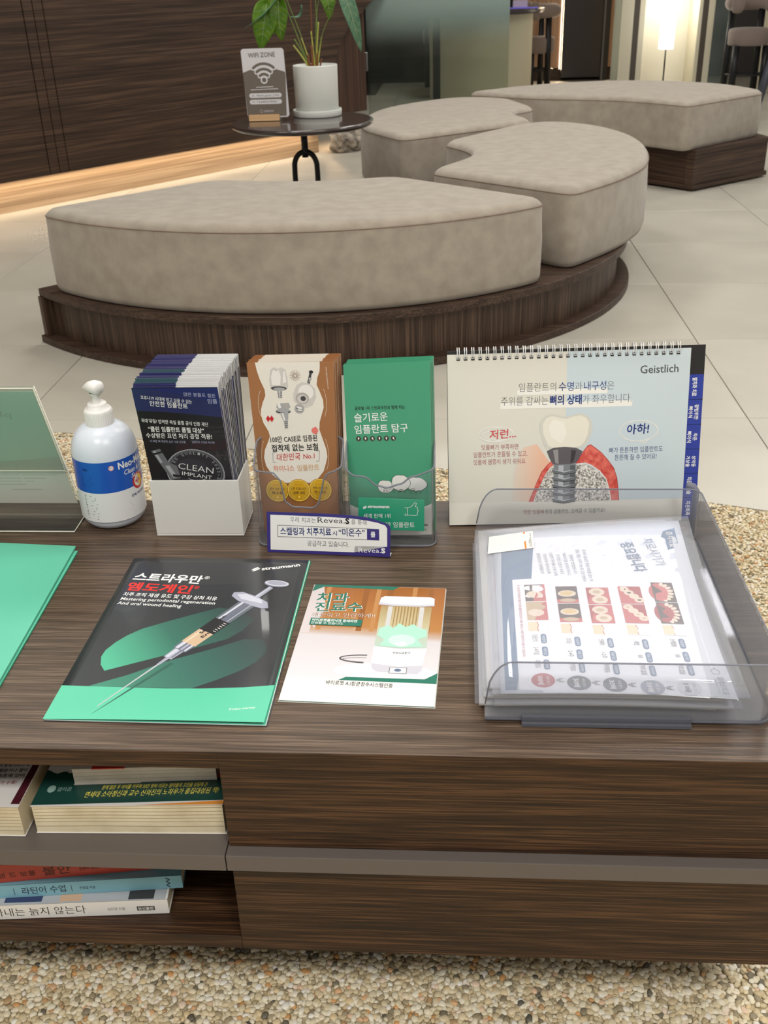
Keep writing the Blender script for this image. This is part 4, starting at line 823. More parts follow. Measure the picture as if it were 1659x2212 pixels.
mb = MB(); quadslab(fC, [(-1.6, .4), (282.4, .4), (283, 211), (-2.6, 209.6)], -1.4, -.2, PAGE, mb); mb.build('page_stack', t)
CPG = mat('calendar_cream', (224, 221, 208), .4, coat=.08); CBL = mat('calendar_blue', (204, 217, 222), .4, coat=.08); CBD = mat('calendar_band', (232, 229, 218), .4)
quadslab(fC, [(-2, 0), (282.8, 0), (283.6, 211.4), (-3, 209.8)], -.2, 0, CPG).build('front_page', t)
S = Sheet(lambda x, y, z: fC(x, y, z - .1)); S.poly([(138.6, 28), (282.7, 28), (283.4, 211.2), (138.6, 210.4)], CBL)
GP = gradient('calendar_glow', [(0, (226, 216, 200)), (1, (240, 190, 160))], (fC(74, 60), fC(112, 60))); S.poly([(74, 28), (101, 28), (113, 65), (121, 76), (104, 100), (88, 96), (78, 70)], GP)
S.rect(-1.8, .2, 282.6, 28.4, CBD); LINEB = mat('highlight_cream', (242, 240, 232), .4); S.poly([(80, 160), (187, 160), (187, 166), (80, 166)], LINEB); S.poly([(60, 143.6), (217, 144), (217, 151), (60, 150.6)], LINEB)
DG2 = mat('ink_slate', (84, 86, 92), .5); NB = mat('ink_royal', (30, 52, 122), .5)
S.text('Geistlich', 225, 182.6, 270, 183.4, 13.4, DG2, .012)
S.text('임플란트의', 82, 164.6, 126, 164.6, 12, DG2, -.012); S.text('수명', 129.4, 164.6, 147, 164.6, 12, NB, .002); S.text('과', 148, 164.8, 157, 164.8, 11.6, DG2, -.012); S.text('내구성', 159.4, 164.8, 185.4, 165, 12, NB, .002); S.text('은', 186.4, 165, 195, 165, 11.6, DG2, -.012)
S.text('주위를 감싸는', 61, 148.4, 117, 148.4, 12, DG2, -.012); S.text('뼈의 상태', 119, 148.4, 157, 148.6, 12.6, NB, .026); S.text('가 좌우합니다.', 158, 148.6, 216, 149.4, 12, DG2, -.012)
RDM = mat('ink_rosered', (206, 84, 88), .5); MUT = mat('ink_mutedred', (168, 96, 100), .5)
for a in range(6): S.ring(55 + 3.4 * math.sin(a * 2.1), 112 + 1.6 * math.cos(a * 1.7), 21 - 3 * (a % 3), 9 - 1.4 * (a % 3), .7, LINEB)
S.text('저런...', 47, 108, 79, 109.4, 12.5, RDM, .014, .1); S.text('잇몸뼈가 부족하면', 37.4, 94.4, 82, 94.8, 7.6, MUT); S.text('임플란트가 흔들릴 수 있고,', 28, 85.4, 93, 86, 7.6, MUT); S.text('잇몸에 염증이 생기 쉬워요.', 28, 76.2, 92, 76.8, 7.6, MUT)
S.ring(226, 113.6, 22.8, 12.6, 1.1, LINEB); S.line([(227, 101), (235, 98), (238, 104)], .7, LINEB); S.text('아하!', 211.6, 110.4, 238, 111.4, 13.5, NB, .02, .1); S.text('뼈가 튼튼하면 임플란트도', 191.6, 87.4, 256, 88.4, 7.8, mat('ink_steelblue', (70, 88, 128), .5)); S.text('튼튼해 질 수 있어요!', 198.6, 78.4, 249, 79.4, 7.8, mat('ink_steelblue', 0))
BONE = mottled('bone_print', (120, 114, 108), (244, 240, 232), 420, rough=.5, detail=2); GUM = mottled('gum_print', (204, 70, 62), (232, 120, 104), 160, rough=.4); GUMD = mat('gum_line', (176, 44, 44), .4)
S.poly([(95.6, 28), (100, 38), (105, 52), (111, 66), (117, 74), (122, 78.4), (125, 74), (120, 70), (114, 60), (104, 38), (101, 28)], GUM); S.poly([(101, 28), (106, 42), (114, 60), (121, 69), (127, 70), (127, 28)], BONE)
S.poly([(151, 28), (151, 72), (156, 74.6), (163, 74), (171, 70.6), (180, 64), (188, 55), (192, 42), (195, 28)], BONE)
S.poly([(152, 75), (157, 84), (162, 92), (166, 97), (169, 98), (175, 93.6), (182, 88), (190, 79), (198, 68), (202, 56), (204, 42), (205.4, 28), (196, 28), (193.6, 42), (189, 55), (181, 65.6), (171, 73), (163, 76)], GUM)
S.line([(152, 75), (157, 84), (162, 92), (166, 97), (169, 98), (175, 93.6), (182, 88), (190, 79), (198, 68), (202, 56), (204, 42), (205.4, 28)], .7, GUMD); S.line([(95.6, 28), (105, 52), (111, 66), (122, 78.4)], .6, GUMD)
S.line([(152, 74), (163, 75.4), (171, 72), (181, 65), (189, 55), (193, 42), (195.6, 28)], 1.1, TW)
S.poly([(159, 90), (160, 97), (154, 94), (140, 91), (128, 91), (118, 94), (114, 97), (110, 108), (107, 118), (107, 125), (110, 131), (115, 135), (122, 136.6), (131, 134), (139, 132.6), (147, 135), (156, 136.6), (164, 134), (169, 128), (170.6, 120), (169, 110), (166, 103), (163, 97)], mat('crown_shade', (214, 212, 200), .35))
S.poly([(157, 97), (150, 95), (138, 93.4), (126, 94), (118, 98), (112, 112), (111, 124), (115, 131), (122, 134), (131, 131.6), (139, 130), (147, 132.6), (156, 134), (163, 131), (166.6, 124), (165, 110), (161, 101)], mat('crown_print', (236, 231, 214), .35)); S.poly([(121, 108), (118, 122), (124, 130), (136, 126), (140, 112), (134, 100)], mat('crown_light', (243, 239, 225), .35))
S.poly([(116.4, 91), (124, 95), (138, 96), (152, 94.4), (159.6, 90), (155, 80), (151.6, 75.4), (138, 72.6), (124, 74.6), (120, 82)], mat('abutment_print', (96, 92, 94), .3)); S.poly([(124, 92), (130, 93), (131, 75), (127, 76)], mat('abutment_light', (152, 148, 148), .3)); S.poly([(146, 92), (152, 91), (149, 77), (145, 76)], mat('abutment_dark', (60, 56, 60), .3))
S.poly([(126, 29), (125, 74), (152, 74.6), (151.4, 29)], mat('implant_grey', (130, 134, 138), .3)); S.poly([(131, 29), (131, 73), (137, 73), (137, 29)], mat('implant_light', (184, 188, 192), .3)); S.poly([(145, 29), (145, 73), (151, 73), (151, 29)], mat('implant_dark', (92, 94, 98), .3))
for k in range(5): y = 68 - k * 9; S.poly([(122.6, y), (138, y - 2.6), (154.6, y), (152, y - 4), (138, y - 6), (125, y - 4)], mat('implant_thread', (110, 114, 118), .3)); S.poly([(123, y), (138, y - 2.4), (150, y - .6), (138, y - 4)], mat('implant_light', 0)); S.line([(125, y - 4.4), (138, y - 6.6), (152, y - 4.4)], .8, mat('implant_shadow', (58, 58, 62), .3))
S.text('약한 잇몸뼈', 89, 12.6, 114, 12.8, 6.4, MUT); S.text('위의 임플란트, 오래갈 수 있을까요?', 115.4, 12.8, 189, 13.4, 6.4, GINK)
for k in range(31): S.rect(10 + k * 8.62 - 1.9, 202.6 + k * .06, 10 + k * 8.62 + 2.1, 206.2 + k * .06, mat('hole_black', (14, 14, 14), .6))
S.done(t)
RW = mat('ring_white', (226, 226, 226), .25); rm = None
U_, V_, N_ = (fC(1000, 0, 0) - fC(0, 0, 0)), (fC(0, 1000, 0) - fC(0, 0, 0)), (fC(0, 0, 1000) - fC(0, 0, 0))
for k in range(31):
    b0 = fC(10 + k * 8.62, 205 + k * .06, 0)
    if rm is None:
        mb = MB()
        for dx in (-.0012, .0012):
            mb.tube([b0 - root_loc(t) + U_ * dx + V_ * y / 1000 + N_ * z / 1000 - (b0 - root_loc(t)) for y, z in ((-1, -.4), (0, 2.2), (4, 4.6), (9, 4.4), (12.4, 1.4), (12.4, -3), (9, -6.4), (4, -7.4), (0, -6))], .00055, RW, n=5)
        mb.tube([U_ * dx + N_ * .0006 + V_ * -.0006 for dx in (-.0016, .0016)], .0008, STEEL, n=5)
        o = mb.build('ring', t, local=True); rm = o.data
    else: o = link('ring', rm, t)
    o.location = b0 - root_loc(t)

# --- document tray ---
t = empty('document_tray', (.16, .913, TT), 'clear plastic document tray holding printed sheets, at the right of the cabinet', 'tray')
path = [(.031 + .0035 * i, .7425) for i in range(int((.274 - .031) / .0035) + 1)]
path += [(.273 + .0165 * math.sin(math.radians(a)), .759 - .0165 * math.cos(math.radians(a))) for a in range(6, 91, 12)]
path += [(.2895, .763 + .004 * i) for i in range(78)]
path += [(.275 + .0145 * math.cos(math.radians(a)), 1.073 + .0145 * math.sin(math.radians(a))) for a in range(6, 91, 12)]
path += [(.275 - .0035 * (i + 1), 1.0875) for i in range(70)]
def ht(x, y, s): 
    if x > .2: return TT + .066
    u = max(0, (x - .031) / .024); return TT + .066 if u >= 1 else TT + .02 + .046 * math.sqrt(1 - (1 - u) ** 2)
shell(path, ht, TT + .002, .0018, clear('tray_plastic', (246, 247, 249), gloss=.5, haze=.09, hazecol=(222, 223, 228)), 'tray_wall', t, closed=False, edge_r=.00085)
MB().prism([(.031, .7445), (.276, .7445), (.288, .758), (.288, 1.074), (.276, 1.086), (.031, 1.086)], TT + .002, TT + .0045, clear('tray_floor', (236, 236, 240), gloss=.4, haze=.14)).build('tray_floor', t)
TG = clear('clip_plastic', (200, 201, 208), gloss=.8, haze=.3, hazecol=(150, 152, 162))
mb = MB(); mb.box((.064, .7375, TT + .001), (.215, .742, TT + .010), TG); mb.box((.064, .735, TT + .0005), (.215, .738, TT + .0045), TG); mb.build('label_clip', t, bevel=.0005)
mb = MB(); mb.tube([(x, y, TT + .0035) for x, y in path if True][:200], .0013, TG, n=6); mb.build('base_rim', t)
mb = MB(); mb.tube([(.287, 1.095, TT + .0), (.287, 1.095, TT + .060), (.284, 1.0975, TT + .064), (.276, 1.099, TT + .066)], .004, CLE, n=8); mb.build('corner_peg', t)
# sheets in sleeves
lf = lambda x, y: 22 * max(0, x / 228) * max(0, y / 300) ** 3 + 3 * math.sin(PI * max(0, min(1, x / 228)))
SLV = clear('sleeve', (253, 253, 255), gloss=.16, haze=.12, hazecol=(235, 238, 245))  # white diffuse mixed in stands for the haze reflected by the sleeves
GRY = mat('sheet_grey', (212, 215, 221), .5)
for k, (dx, dy, z, th, lab) in enumerate(((-11, 6, -25.2, 5.2, 'lowest'), (3, -1, -19.8, 4.6, 'second lowest'), (-7, 4, -15.0, 4.4, 'middle'), (1, 1, -10.4, 4.0, 'second highest'), (-4, 6, -6.2, 3.4, 'just below the printed poster'))):
    f = fr((.037 + dx / 1000, .752 + dy / 1000, .031 + z / 1000), (1, -.01 + .004 * k, 0), (.01 - .004 * k, 1, 0))
    fk = lambda x, y, zz=0, f=f: f(x, y, zz + lf(x, y) * .75)
    q = empty('document_sleeve', f(110, 150), 'white papers in a clear sleeve, %s in the tray stack' % lab, 'document', 'sleeved papers in the tray')
    gridsheet(fk, 214, 296, 6, 10, 0, th * .7, WHITE).build('papers', q); gridsheet(lambda x, y, zz=0, fk=fk: fk(x - 4, y - 2, zz), 226, 300, 6, 10, th * .72, th * .78, SLV).build('sleeve', q)
fP0 = fr((.037, .748, .0295), (1, -.01, 0), (.01, 1, 0)); fP = lambda x, y, z=0: fP0(x, y, lf(x, y) + z)
q = empty('document_sleeve', fP0(110, 150), 'printed dental poster with tooth photographs in a clear sleeve, topmost in the tray', 'document')
gridsheet(lambda x, y, z=0: fP(x + 8, y - 3, z), 209, 297, 8, 12, -.4, 0, mat('poster_blue_white', (222, 227, 236), .5)).build('papers', q)
S = Sheet(fP, cut=15); S.k = .2; S.dk = .003; DB = mat('poster_blue', (96, 124, 156), .5); PW = mat('poster_white', (240, 241, 245), .5)
S.poly([(46, -2), (216, -4), (216.5, 268), (46, 276)], PW, lift=.1)
S.poly([(12, 2), (22.5, 2), (46, 188), (53, 271), (17, 274), (14, 180)], DB); S.rect(216, -6, 216.8, 270, GRY)
S.poly([(194, -3), (216.6, -4), (216.6, 268), (205, 270)], GRY)
S.poly([(26, 191), (25, 2), (192, -5), (203, 198)], mat('poster_panel', (244, 245, 248), .5))
S.poly([(197, 276), (210, 281), (210, 248), (197, 242), (197, 262), (193, 266)], DB); S.text('충치치료', 200, 274, 200, 246, 8, WINK, .004, lift=.9)
S.text('치료시기가', 172, 262, 180.5, 212, 14, DB, -.012, lift=.9); S.text('중요합니다', 147.5, 255, 157, 201, 16, DB, .014, lift=.9)
TX = mat('poster_text', (132, 140, 156), .5)
for x, y0_, y1_, st in ((106, 245, 184, '충치에 필요한 정밀 치료를 받는 게'), (99, 246, 184, '씹음, 통증, 저작 기능 등 모든 면에서'), (91, 236, 198, '현명한 방법입니다'), (84, 240, 196, '치료시기를 놓치지 마시고'), (77, 238, 198, '정기적인 검진과 치료로'), (70, 242, 196, '소중한 치아를 오래 오래'), (63, 240, 200, '건강하게 지키시도록'), (56, 242, 200, '플레르치과가 함께합니다')): S.text(st, x - 1.5, y0_, x + 1, y1_, 4.6, TX, lift=.6)
PINK, PINK2, TTH, TTH2, DKP = mat('photo_pink', (204, 104, 104), .4), mat('photo_red', (176, 70, 74), .4), mat('photo_tooth', (236, 220, 200), .35), mat('photo_tooth_shade', (206, 182, 150), .35), mat('photo_dark', (84, 62, 60), .4)
cols_ = ((38, 59, 180, 114, -.006), (70, 92, 175, 110, 0), (101, 124, 172, 108, 0), (134, 157, 174, 109, 0), (169, 191, 182, 110, 0))
for c, (xa, xb, yt, yb_, _) in enumerate(cols_):
    ym = (yt + yb_) / 2 + 1
    for h, (ya, yc) in enumerate(((ym + .6, yt), (yb_, ym - .6))):
        bgc = (DKP if h == 0 else TTH2, DKP, PINK2, PINK2, DKP)[c]; S.rect(xa, ya, xb, yc, bgc); W_, H_ = xb - xa, yc - ya; mx_, my_ = (xa + xb) / 2, (ya + yc) / 2
        if c == 0:
            S.poly([(xa + W_ * .35, ya), (xb, ya), (xb, yc), (xa + W_ * .75, yc - 3)], PINK)
            S.ell(mx_ - 1, my_ - 3, 8, 6.5, TTH); S.ell(mx_ + 3, my_ + 7, 6, 5, TTH2 if h else PW)
        if c == 1: S.rect(xa, ya, xb, ya + H_ * .22, PINK); S.ell(mx_, my_ + 2, 9.4, 6, TTH); S.ell(mx_, my_ + 2.4, 7, 4, mat('photo_yellow', (226, 196, 136), .35)); S.ell(mx_, ya + 5, 8, 3.4, TTH2)
        if c == 2: S.poly([(xa, ya), (xb, ya), (xb, yc), (xa + 6, yc)], PINK); S.ell(mx_ - 1, my_ + 7, 8, 7, TTH); S.ell(mx_ + 1, my_ - 7, 8, 7.4, TTH); S.ell(mx_ - 1, my_ + 7, 4, 3, TTH2); S.ell(mx_ + 1, my_ - 7, 4, 3, TTH2)
        if c == 3:
            S.poly([(xa, yc), (xa + 9, yc), (xb, ya + 4), (xb, ya), (xa, ya)], PINK)
            for r in range(4): px, py = xa + 5 + r * 4.4, yc - 5 - r * 6.4; S.ell(px + 1, py, 5, 4.6, TTH); S.ell(px + 1, py, 2.2, 1.4, TTH2 if h else DKP)
        if c == 4:
            S.ell(mx_ - 4, my_, 11, H_ * .46, PINK if h == 0 else PINK2)
            for r in range(8): a = -1.25 + r * .36; S.ell(mx_ - 4 + 11 * math.cos(a), my_ + H_ * .42 * math.sin(a), 3.2, 2.1, TTH, rot=a)
    S.rect(xa, yb_ - 20, xb, yb_ - 3, mat('diagram_bg', (246, 246, 250), .4)); S.rect(xa, yb_ - 19, xa + 10, yb_ - 3, mat('diagram_cream', (240, 222, 190), .4)); S.line([(xa + 9, yb_ - 3), (xa + 10.5, yb_ - 9), (xa + 9, yb_ - 14), (xa + 10, yb_ - 19)], .8, mat('diagram_red', (196, 110, 96), .4)); S.ring(xa + 15, yb_ - 11, 4.6, 5.4, .4, GRY)
    xx = xa + 14.5; nm, tm, an = (('임플란트', '2-4개월', '마취필요'), ('크라운', '2-4주', '마취필요'), ('인레이', '1-2주', '마취필요'), ('레진', '하루', '거의 없음'), ('스케일링', '하루', '거의 없음'))[c]
    dyc = (5, 0, -2, -3, 0)[c]
    for r, (st, yy) in enumerate(((nm, 77 + dyc), (tm, 56 + dyc), (an, 35 + dyc))):
        S.rect(xx - 3.4, yy - 8, xx + 2.2, yy + 8, DB, r=2.6); S.text(('치료항목', '치료기간', '마취여부')[r], xx - 1.9, yy + 5.6, xx - 1.9, yy - 5.6, 3.6, WINK); L = (2.5 if r == 1 else 3.1) * len(st); S.text(st, xx - 11, yy + L / 2 + 1, xx - 11, yy - L / 2 + 1, 6.0, DG2, .002)
    cx, cy = (47, 79, 111, 144, 177)[c], (16, 12, 10, 7, 8)[c]; cc = (mat('circle_red', (190, 92, 104), .5), mat('circle_slate', (104, 112, 124), .5), mat('circle_slate', 0), mat('circle_grey', (160, 168, 182), .5), mat('circle_pale', (222, 224, 228), .5))[c]
    S.ell(cx, cy, 10.8, 10.8, cc); S.text(('100배', '50배', '30배', '10배', '1배')[c], cx - 4.6, cy + 6.4, cx - 4.6, cy - 6.4, 6.2, WINK if c < 4 else DG2, .02); S.text('비용 증가', cx + 3, cy + 6, cx + 3, cy - 6, 3.6, WINK if c < 4 else TX)
    if c < 4: S.line([(cx + 18.5, cy + 3), (cx + 14, cy), (cx + 18.5, cy - 3)], .7, DG2); S.line([(cx + 16, cy + 3), (cx + 11.6, cy), (cx + 16, cy - 3)], .7, DG2)
S.text('위 사진은 환자분의 동의 하에 촬영되었으며, 비용 배수는 의료기관마다 다를 수 있습니다', 30.5, 180, 30.5, 52, 3.4, mat('ink_dullred', (186, 96, 106), .5))
S.text('플레르치과', 205, 27, 205, 1, 7, TX, 0); S.text('PLAIRE DENTAL CLINIC', 201.6, 24, 201.6, 2, 2, TX); S.line([(209, 36), (205, 40), (201, 36), (203, 31), (208, 31)], .5, TX, closed=True)
S.done(q)
gridsheet(lambda x, y, z=0: fP(x, y - 4, z + 1.4), 228, 303, 8, 12, 0, .15, SLV).build('sleeve', q)
fL = lambda x, y, z=0: fP(x, y, 1.7 + z)
q2 = empty('sticker', fL(28, 270), 'small white sticker with an orange stripe on the corner of the top sleeve', 'sticker')
quadslab(fL, [(1, 246), (3.5, 284), (53, 288), (53, 252)], 0, .2, WHITE).build('label', q2)
S = Sheet(lambda x, y, z: fL(x, y, .1 + z)); S.poly([(42.4, 251), (44.4, 251), (44, 287), (41.8, 287)], mat('ink_orange', (232, 138, 60), .5)); S.text('홈페이지바로가기', 47, 284, 47.4, 255, 4.2, INK, .01); S.done(q2)
# ================= books in the open shelves =================
def book(name, f, w_, d_, h_, cov, page, label, spine='none', cov_side=None, cq=None):
    """f maps millimetres: x across, y deep, z up; pages between two covers"""
    t = empty(name, f(w_ / 2, d_ / 2, 0), label, 'book'); c = .35
    slab(f, 0, 0, w_, d_, 0, c, cov_side or cov).build('back_cover', t)
    e = 1.2
    pb_ = slab(f, e if spine == 'left' else .6, e if spine != 'front' else .4, w_ - (e if spine != 'right' else .4), d_ - e, c, h_ - c, page).build('page_block', t)
    slab(f, 0, 0, w_, d_, h_ - c, h_, cov).build('front_cover', t)
    if spine == 'front': slab(f, 0, -.1, w_, .35, 0, h_, cov_side or cov).build('spine', t)
    if spine == 'right': slab(f, w_ - .35, 0, w_, d_, 0, h_, cov_side or cov).build('spine', t)
    return t, pb_
Z1 = .250
CR = mottled('cream_pages', (206, 192, 160), (224, 212, 182), 30, rough=.9); PLN = mat('page_gap', (150, 134, 104), .9)
MG_ = mat('cover_green', (26, 66, 58), .35, coat=.3); CVW = mat('cover_white', (218, 214, 210), .4); YEL = mat('ink_yellow', (232, 218, 90), .5)
# thick book with green band: bottom front from (-.396,.704) to (-.213,.708)
U_, V_ = Vector((.1845, .0045, 0)).normalized(), Vector((-.010, 1, 0)).normalized()
fb1 = lambda x, y, z=0: Vector((-.3965, .7045, Z1 + .0006)) + U_ * (x / 1000) + V_ * (y / 1000) + Vector((0, 0, z / 1000 * (1 + .10 * x / 184) if z > 3 else z / 1000))
t, pbk = book('paperback_book', fb1, 184, 205, 34, CVW, CR, 'thick paperback with a dark green band across its cover on the upper shelf')
S = Sheet(lambda x, y, z: fb1(x, -.9, y) + Vector((0, .0019 - .00005 - z / 5000, 0)))
for z_ in (8, 13.5, 17.6, 21.4, 25.4, 29.6): S.line([(1.2, z_), (60, z_ + .6), (120, z_ - .2), (182, z_ + .3)], .38, PLN)
S.done(pbk)
S = Sheet(lambda x, y, z: fb1(x, y, 34 + z)); jag = [(184 - k * 4, 46 + 1.6 * math.sin(k * 1.7) + random.uniform(-.8, .8) - (6 if k < 8 else 0) * (1 - k / 8) ) for k in range(47)]
S.poly([(0, 1.5), (184, 6), (184, 44)] + jag[1:-1] + [(0, 50)], MG_); S.poly([(100, .2), (184, .2), (184, 5.6), (140, 2.6)], mat('ink_amber', (214, 140, 60), .5)); S.poly([(152, 43), (158, 38), (172, 36.5), (184, 40), (184, 46), (156, 46)], mat('ink_red2', (196, 52, 48), .5))
S.text('문제 많은 두 아이를 키우며 50만 명에 이르는 엄마들의 고민을 상담해 온', 62, 22, 164, 25, 6.4, YEL, .01, .15); S.text('연세대 소아정신과 교수 신의진의 노하우가 총집대성된 책!', 48, 11.5, 176, 16, 9, YEL, .002, .15)
S.text('신의진 지음', 28, 60, 54, 61, 7, INK); S.ell(13, 23, 4, 5, mat('ink_palegreen', (140, 170, 160), .5)); S.text('갤리온', 19, 20, 33, 20.6, 6.4, mat('ink_palegreen', 0)); S.done(t)
# small book lying on it
fb2 = lambda x, y, z=0: Vector((-.3635, .7335, Z1 + .0006 + .0348 + .0019 * (x / 140) * 1.0)) + Vector((.9985, .055, 0)) * (x / 1000) + Vector((-.03, 1, 0)) * (y / 1000) + Vector((0, 0, z / 1000))
t, pbk = book('paperback_book', fb2, 140, 150, 19.5, mat('cover_ivory', (206, 200, 190), .5), mottled('pale_pages', (200, 192, 178), (218, 211, 198), 30, rough=.9), 'smaller pale book lying on top of the green-banded paperback')
S = Sheet(lambda x, y, z: fb2(x, -.3, y) + Vector((0, .0015 - .00005 - z / 5000, 0)))
for z_ in (5, 9.5, 14, 17.2): S.line([(1.2, z_), (70, z_ + .4), (138, z_ + .1)], .3, mat('page_gap2', (166, 152, 130), .9))
S.done(pbk)
slab(fb2, 20, -.3, 52, 6, 19.0, 19.9, mat('ink_red2', 0)).build('bookmark', t)
# left book
fb3 = lambda x, y, z=0: Vector((-.4055 - .150, .6985, Z1 + .0006)) + Vector((.9995, .01, 0)) * (x / 1000) + Vector((-.004, 1, 0)) * (y / 1000) + Vector((0, 0, z / 1000))
t, pbk = book('hardback_book', fb3, 150, 215, 37, CVW, CR, 'white book with black and red print at the left end of the upper shelf', spine='none')
S = Sheet(lambda x, y, z: fb3(x, -.9, y) + Vector((0, .0019 - .00005 - z / 5000, 0)))
for z_ in (6, 11, 15, 19, 23, 27.4, 32): S.line([(60, z_), (148, z_ + .3)], .3, PLN)
S.done(pbk)
S = Sheet(lambda x, y, z: fb3(x, y, 37 + z)); S.poly([(141, 4), (149.5, 4), (149.5, 214), (147, 214)], mat('cover_maroon', (72, 24, 34), .4))
for k, st in enumerate(('(가족들이 함께 지켜야 내', '해 진 다했음이나 곁의', '인터넷 결혼에 있어')): S.text(st, 96, 52 - k * 7.5 + 2, 140, 54 - k * 7.5 + 2, 5.6, INK, .012)
S.text('되는가?) 추가 수록!', 96, 29, 136, 31, 5.6, mat('ink_maroon', (150, 52, 60), .5), .012); S.done(t)
# lower shelf
Z2 = .127
def spinebook(name, P, Q, d_, h_, cov, label, z0):
    P, Q = Vector(P), Vector(Q); U = (Q - P).normalized(); V = Vector((-U.y, U.x)); L = (Q - P).length * 1000
    f = lambda x, y, z=0: Vector((P.x, P.y, z0)) + Vector((U.x, U.y, 0)) * (x / 1000) + Vector((V.x, V.y, 0)) * (y / 1000) + Vector((0, 0, z / 1000))
    return book(name, f, L, d_, h_, cov, CR, label, spine='front')[0], f, L
WC = mat('book_white', (226, 224, 220), .4); BC = mat('book_blue', (120, 170, 186), .45); RC = mat('book_red', (168, 62, 50), .45)
t, f, L = spinebook('paperback_book', (-.530, .7005), (-.2865, .7205), 150, 19.6, WC, 'white paperback at the bottom of the lower shelf pile, spine facing out', Z2 + .0005)
S = Sheet(lambda x, y, z: f(x, -.1 - z, y)); S.text('만이 있는 아내는 늙지 않는다', L - 250 + 22, 4.6, L - 84, 5.6, 12.4, INK, -.006, 0); S.text('김미경 지음', L - 62, 7.4, L - 44, 7.4, 4.6, GINK); S.rect(L - 32, 5.4, L - 14, 11.4, mat('stamp_black', (60, 58, 56), .5)); S.text('임신출판', L - 31, 6.6, L - 15, 6.6, 4.4, WC, .02)
for st, x in (('', 0),): pass
S.done(t)
S = Sheet(lambda x, y, z: f(x, y, 19.6 + z)); PH = (mat('cover_navy', (52, 62, 100), .4), mat('cover_peach', (206, 170, 140), .4), mat('cover_dark', (58, 56, 58), .4), mat('cover_pale', (176, 178, 182), .4)); S.rect(L - 210, .5, L - 2, 40, PH[3]); S.rect(L - 166, 3, L - 128, 34, PH[0]); S.rect(L - 110, 2, L - 88, 30, PH[1]); S.rect(L - 40, 1.5, L - 14, 30, PH[2]); S.done(t)
t, f, L = spinebook('paperback_book', (-.548, .7055), (-.2735, .7355), 150, 17.4, BC, 'light blue paperback in the middle of the lower shelf pile', Z2 + .0207)
S = Sheet(lambda x, y, z: f(x, -.1 - z, y)); DBL = mat('ink_navy2', (30, 48, 70), .5); S.text('라틴어 수업', L - 162, 4.6, L - 118, 5.2, 10.6, DBL, .004); S.text('한동일 지음', L - 104, 6.8, L - 88, 6.8, 4.2, DBL); S.line([(L - 112, 4), (L - 112, 13)], .5, DBL); S.line([(L - 170, 4), (L - 170, 13)], .5, DBL)
S.line([(L - 16, 15), (L - 12.5, 12.6), (L - 16, 10), (L - 12.5, 7.6), (L - 16, 5.2), (L - 13, 2.6)], 1.1, DBL); S.done(t)
t, f, L = spinebook('paperback_book', (-.560, .7035), (-.3015, .7425), 140, 24, RC, 'red paperback on top of the lower shelf pile', Z2 + .0387)
S = Sheet(lambda x, y, z: f(x, -.1 - z, y)); DRI = mat('ink_darkred', (66, 22, 20), .5); S.text('불안', L - 112, 5.4, L - 84, 6.2, 13, DRI, .004); S.text('알랭 드 보통', L - 165, 6, L - 119, 6.6, 8, DRI); S.text('정영목 옮김', L - 76, 8, L - 57, 8.2, 4.4, DRI); S.done(t)

# ================= behind: side table, sign, plant =================
t = empty('side_table', (-.535, 4.05, 0), 'small round dark side table with a black forked steel leg', 'side table')
TC = Vector((-.556, 4.02, 0)); TTM = mat('dark_table_top', (58, 46, 44), .22, coat=.5)
MB().lathe([(0, .478), (.235, .478), (.252, .481), (.262, .487), (.2635, .492), (.262, .497), (.256, .4995), (.25, .4998), (0, .5)], (0, 0, 0), TTM, n=72, T=lambda v: Vector((TC.x + v.x, TC.y + v.y * 1.12, v.z))).build('table_top', t)
mb = MB(); sx, sy_ = TC.x + .003, TC.y - .01
mb.tube([(sx, sy_, .478), (sx + .0005, sy_, .37)], .0125, BLACKM, n=12)
arc = [(sx - .043, sy_, .016 + .033 * k) for k in range(10)] + [(sx - .043 * math.cos(a), sy_, .335 + .055 * math.sin(a)) for a in (PI * k / 16 for k in range(1, 16))] + [(sx + .043, sy_, .016 + .033 * k) for k in range(9, -1, -1)]
mb.tube(arc, .0102, BLACKM, n=10); mb.build('forked_leg', t)
MB().lathe([(0, 0), (.17, 0), (.172, .004), (.17, .014), (0, .018)], (sx, sy_, 0), BLACKM, n=48).build('base_plate', t)
# wifi sign
fW = frame((-.757, 4.02, .5045), (1, .04, 0), (0, .05, 1))
t = empty('tabletop_sign', fW(66, 0), 'small white and grey wireless sign in a wooden block, on the side table', 'sign')
def rr(x0, y0, x1, y1, r): return [(cx + r * math.cos(math.radians(a + q)), cy + r * math.sin(math.radians(a + q))) for cx, cy, a in ((x1 - r, y0 + r, -90), (x1 - r, y1 - r, 0), (x0 + r, y1 - r, 90), (x0 + r, y0 + r, 180)) for q in (0, 30, 60, 90)]
quadslab(fW, [(x - 4 * (y - 130) / 110, y) for x, y in rr(-8, 8, 148, 242, 10)], -1.5, 1.5, mat('sign_white', (222, 220, 224), .3)).build('plate', t)
OAK = wood('light_oak', 0, [(206, 160, 112), (220, 178, 130), (230, 190, 146)], rough=.5, fine=60)
slab(fW, 2, -4, 116, 18, -14, 14, OAK).build('wooden_block', t, bevel=.0015); slab(fW, 117, -4, 124, 8, -14, 14, ACR).build('acrylic_end', t)
S = Sheet(lambda x, y, z: fW(x, y, 1.5 + z * 3)); TP = mat('sign_taupe', (112, 102, 92), .45); SW = mat('sign_white', 0)
S.poly([(-2.4, 12), (142, 12), (146.6, 150), (145, 162), (112, 172), (98, 168), (40, 168), (20, 172), (-10.4, 162), (-9, 150)], TP)
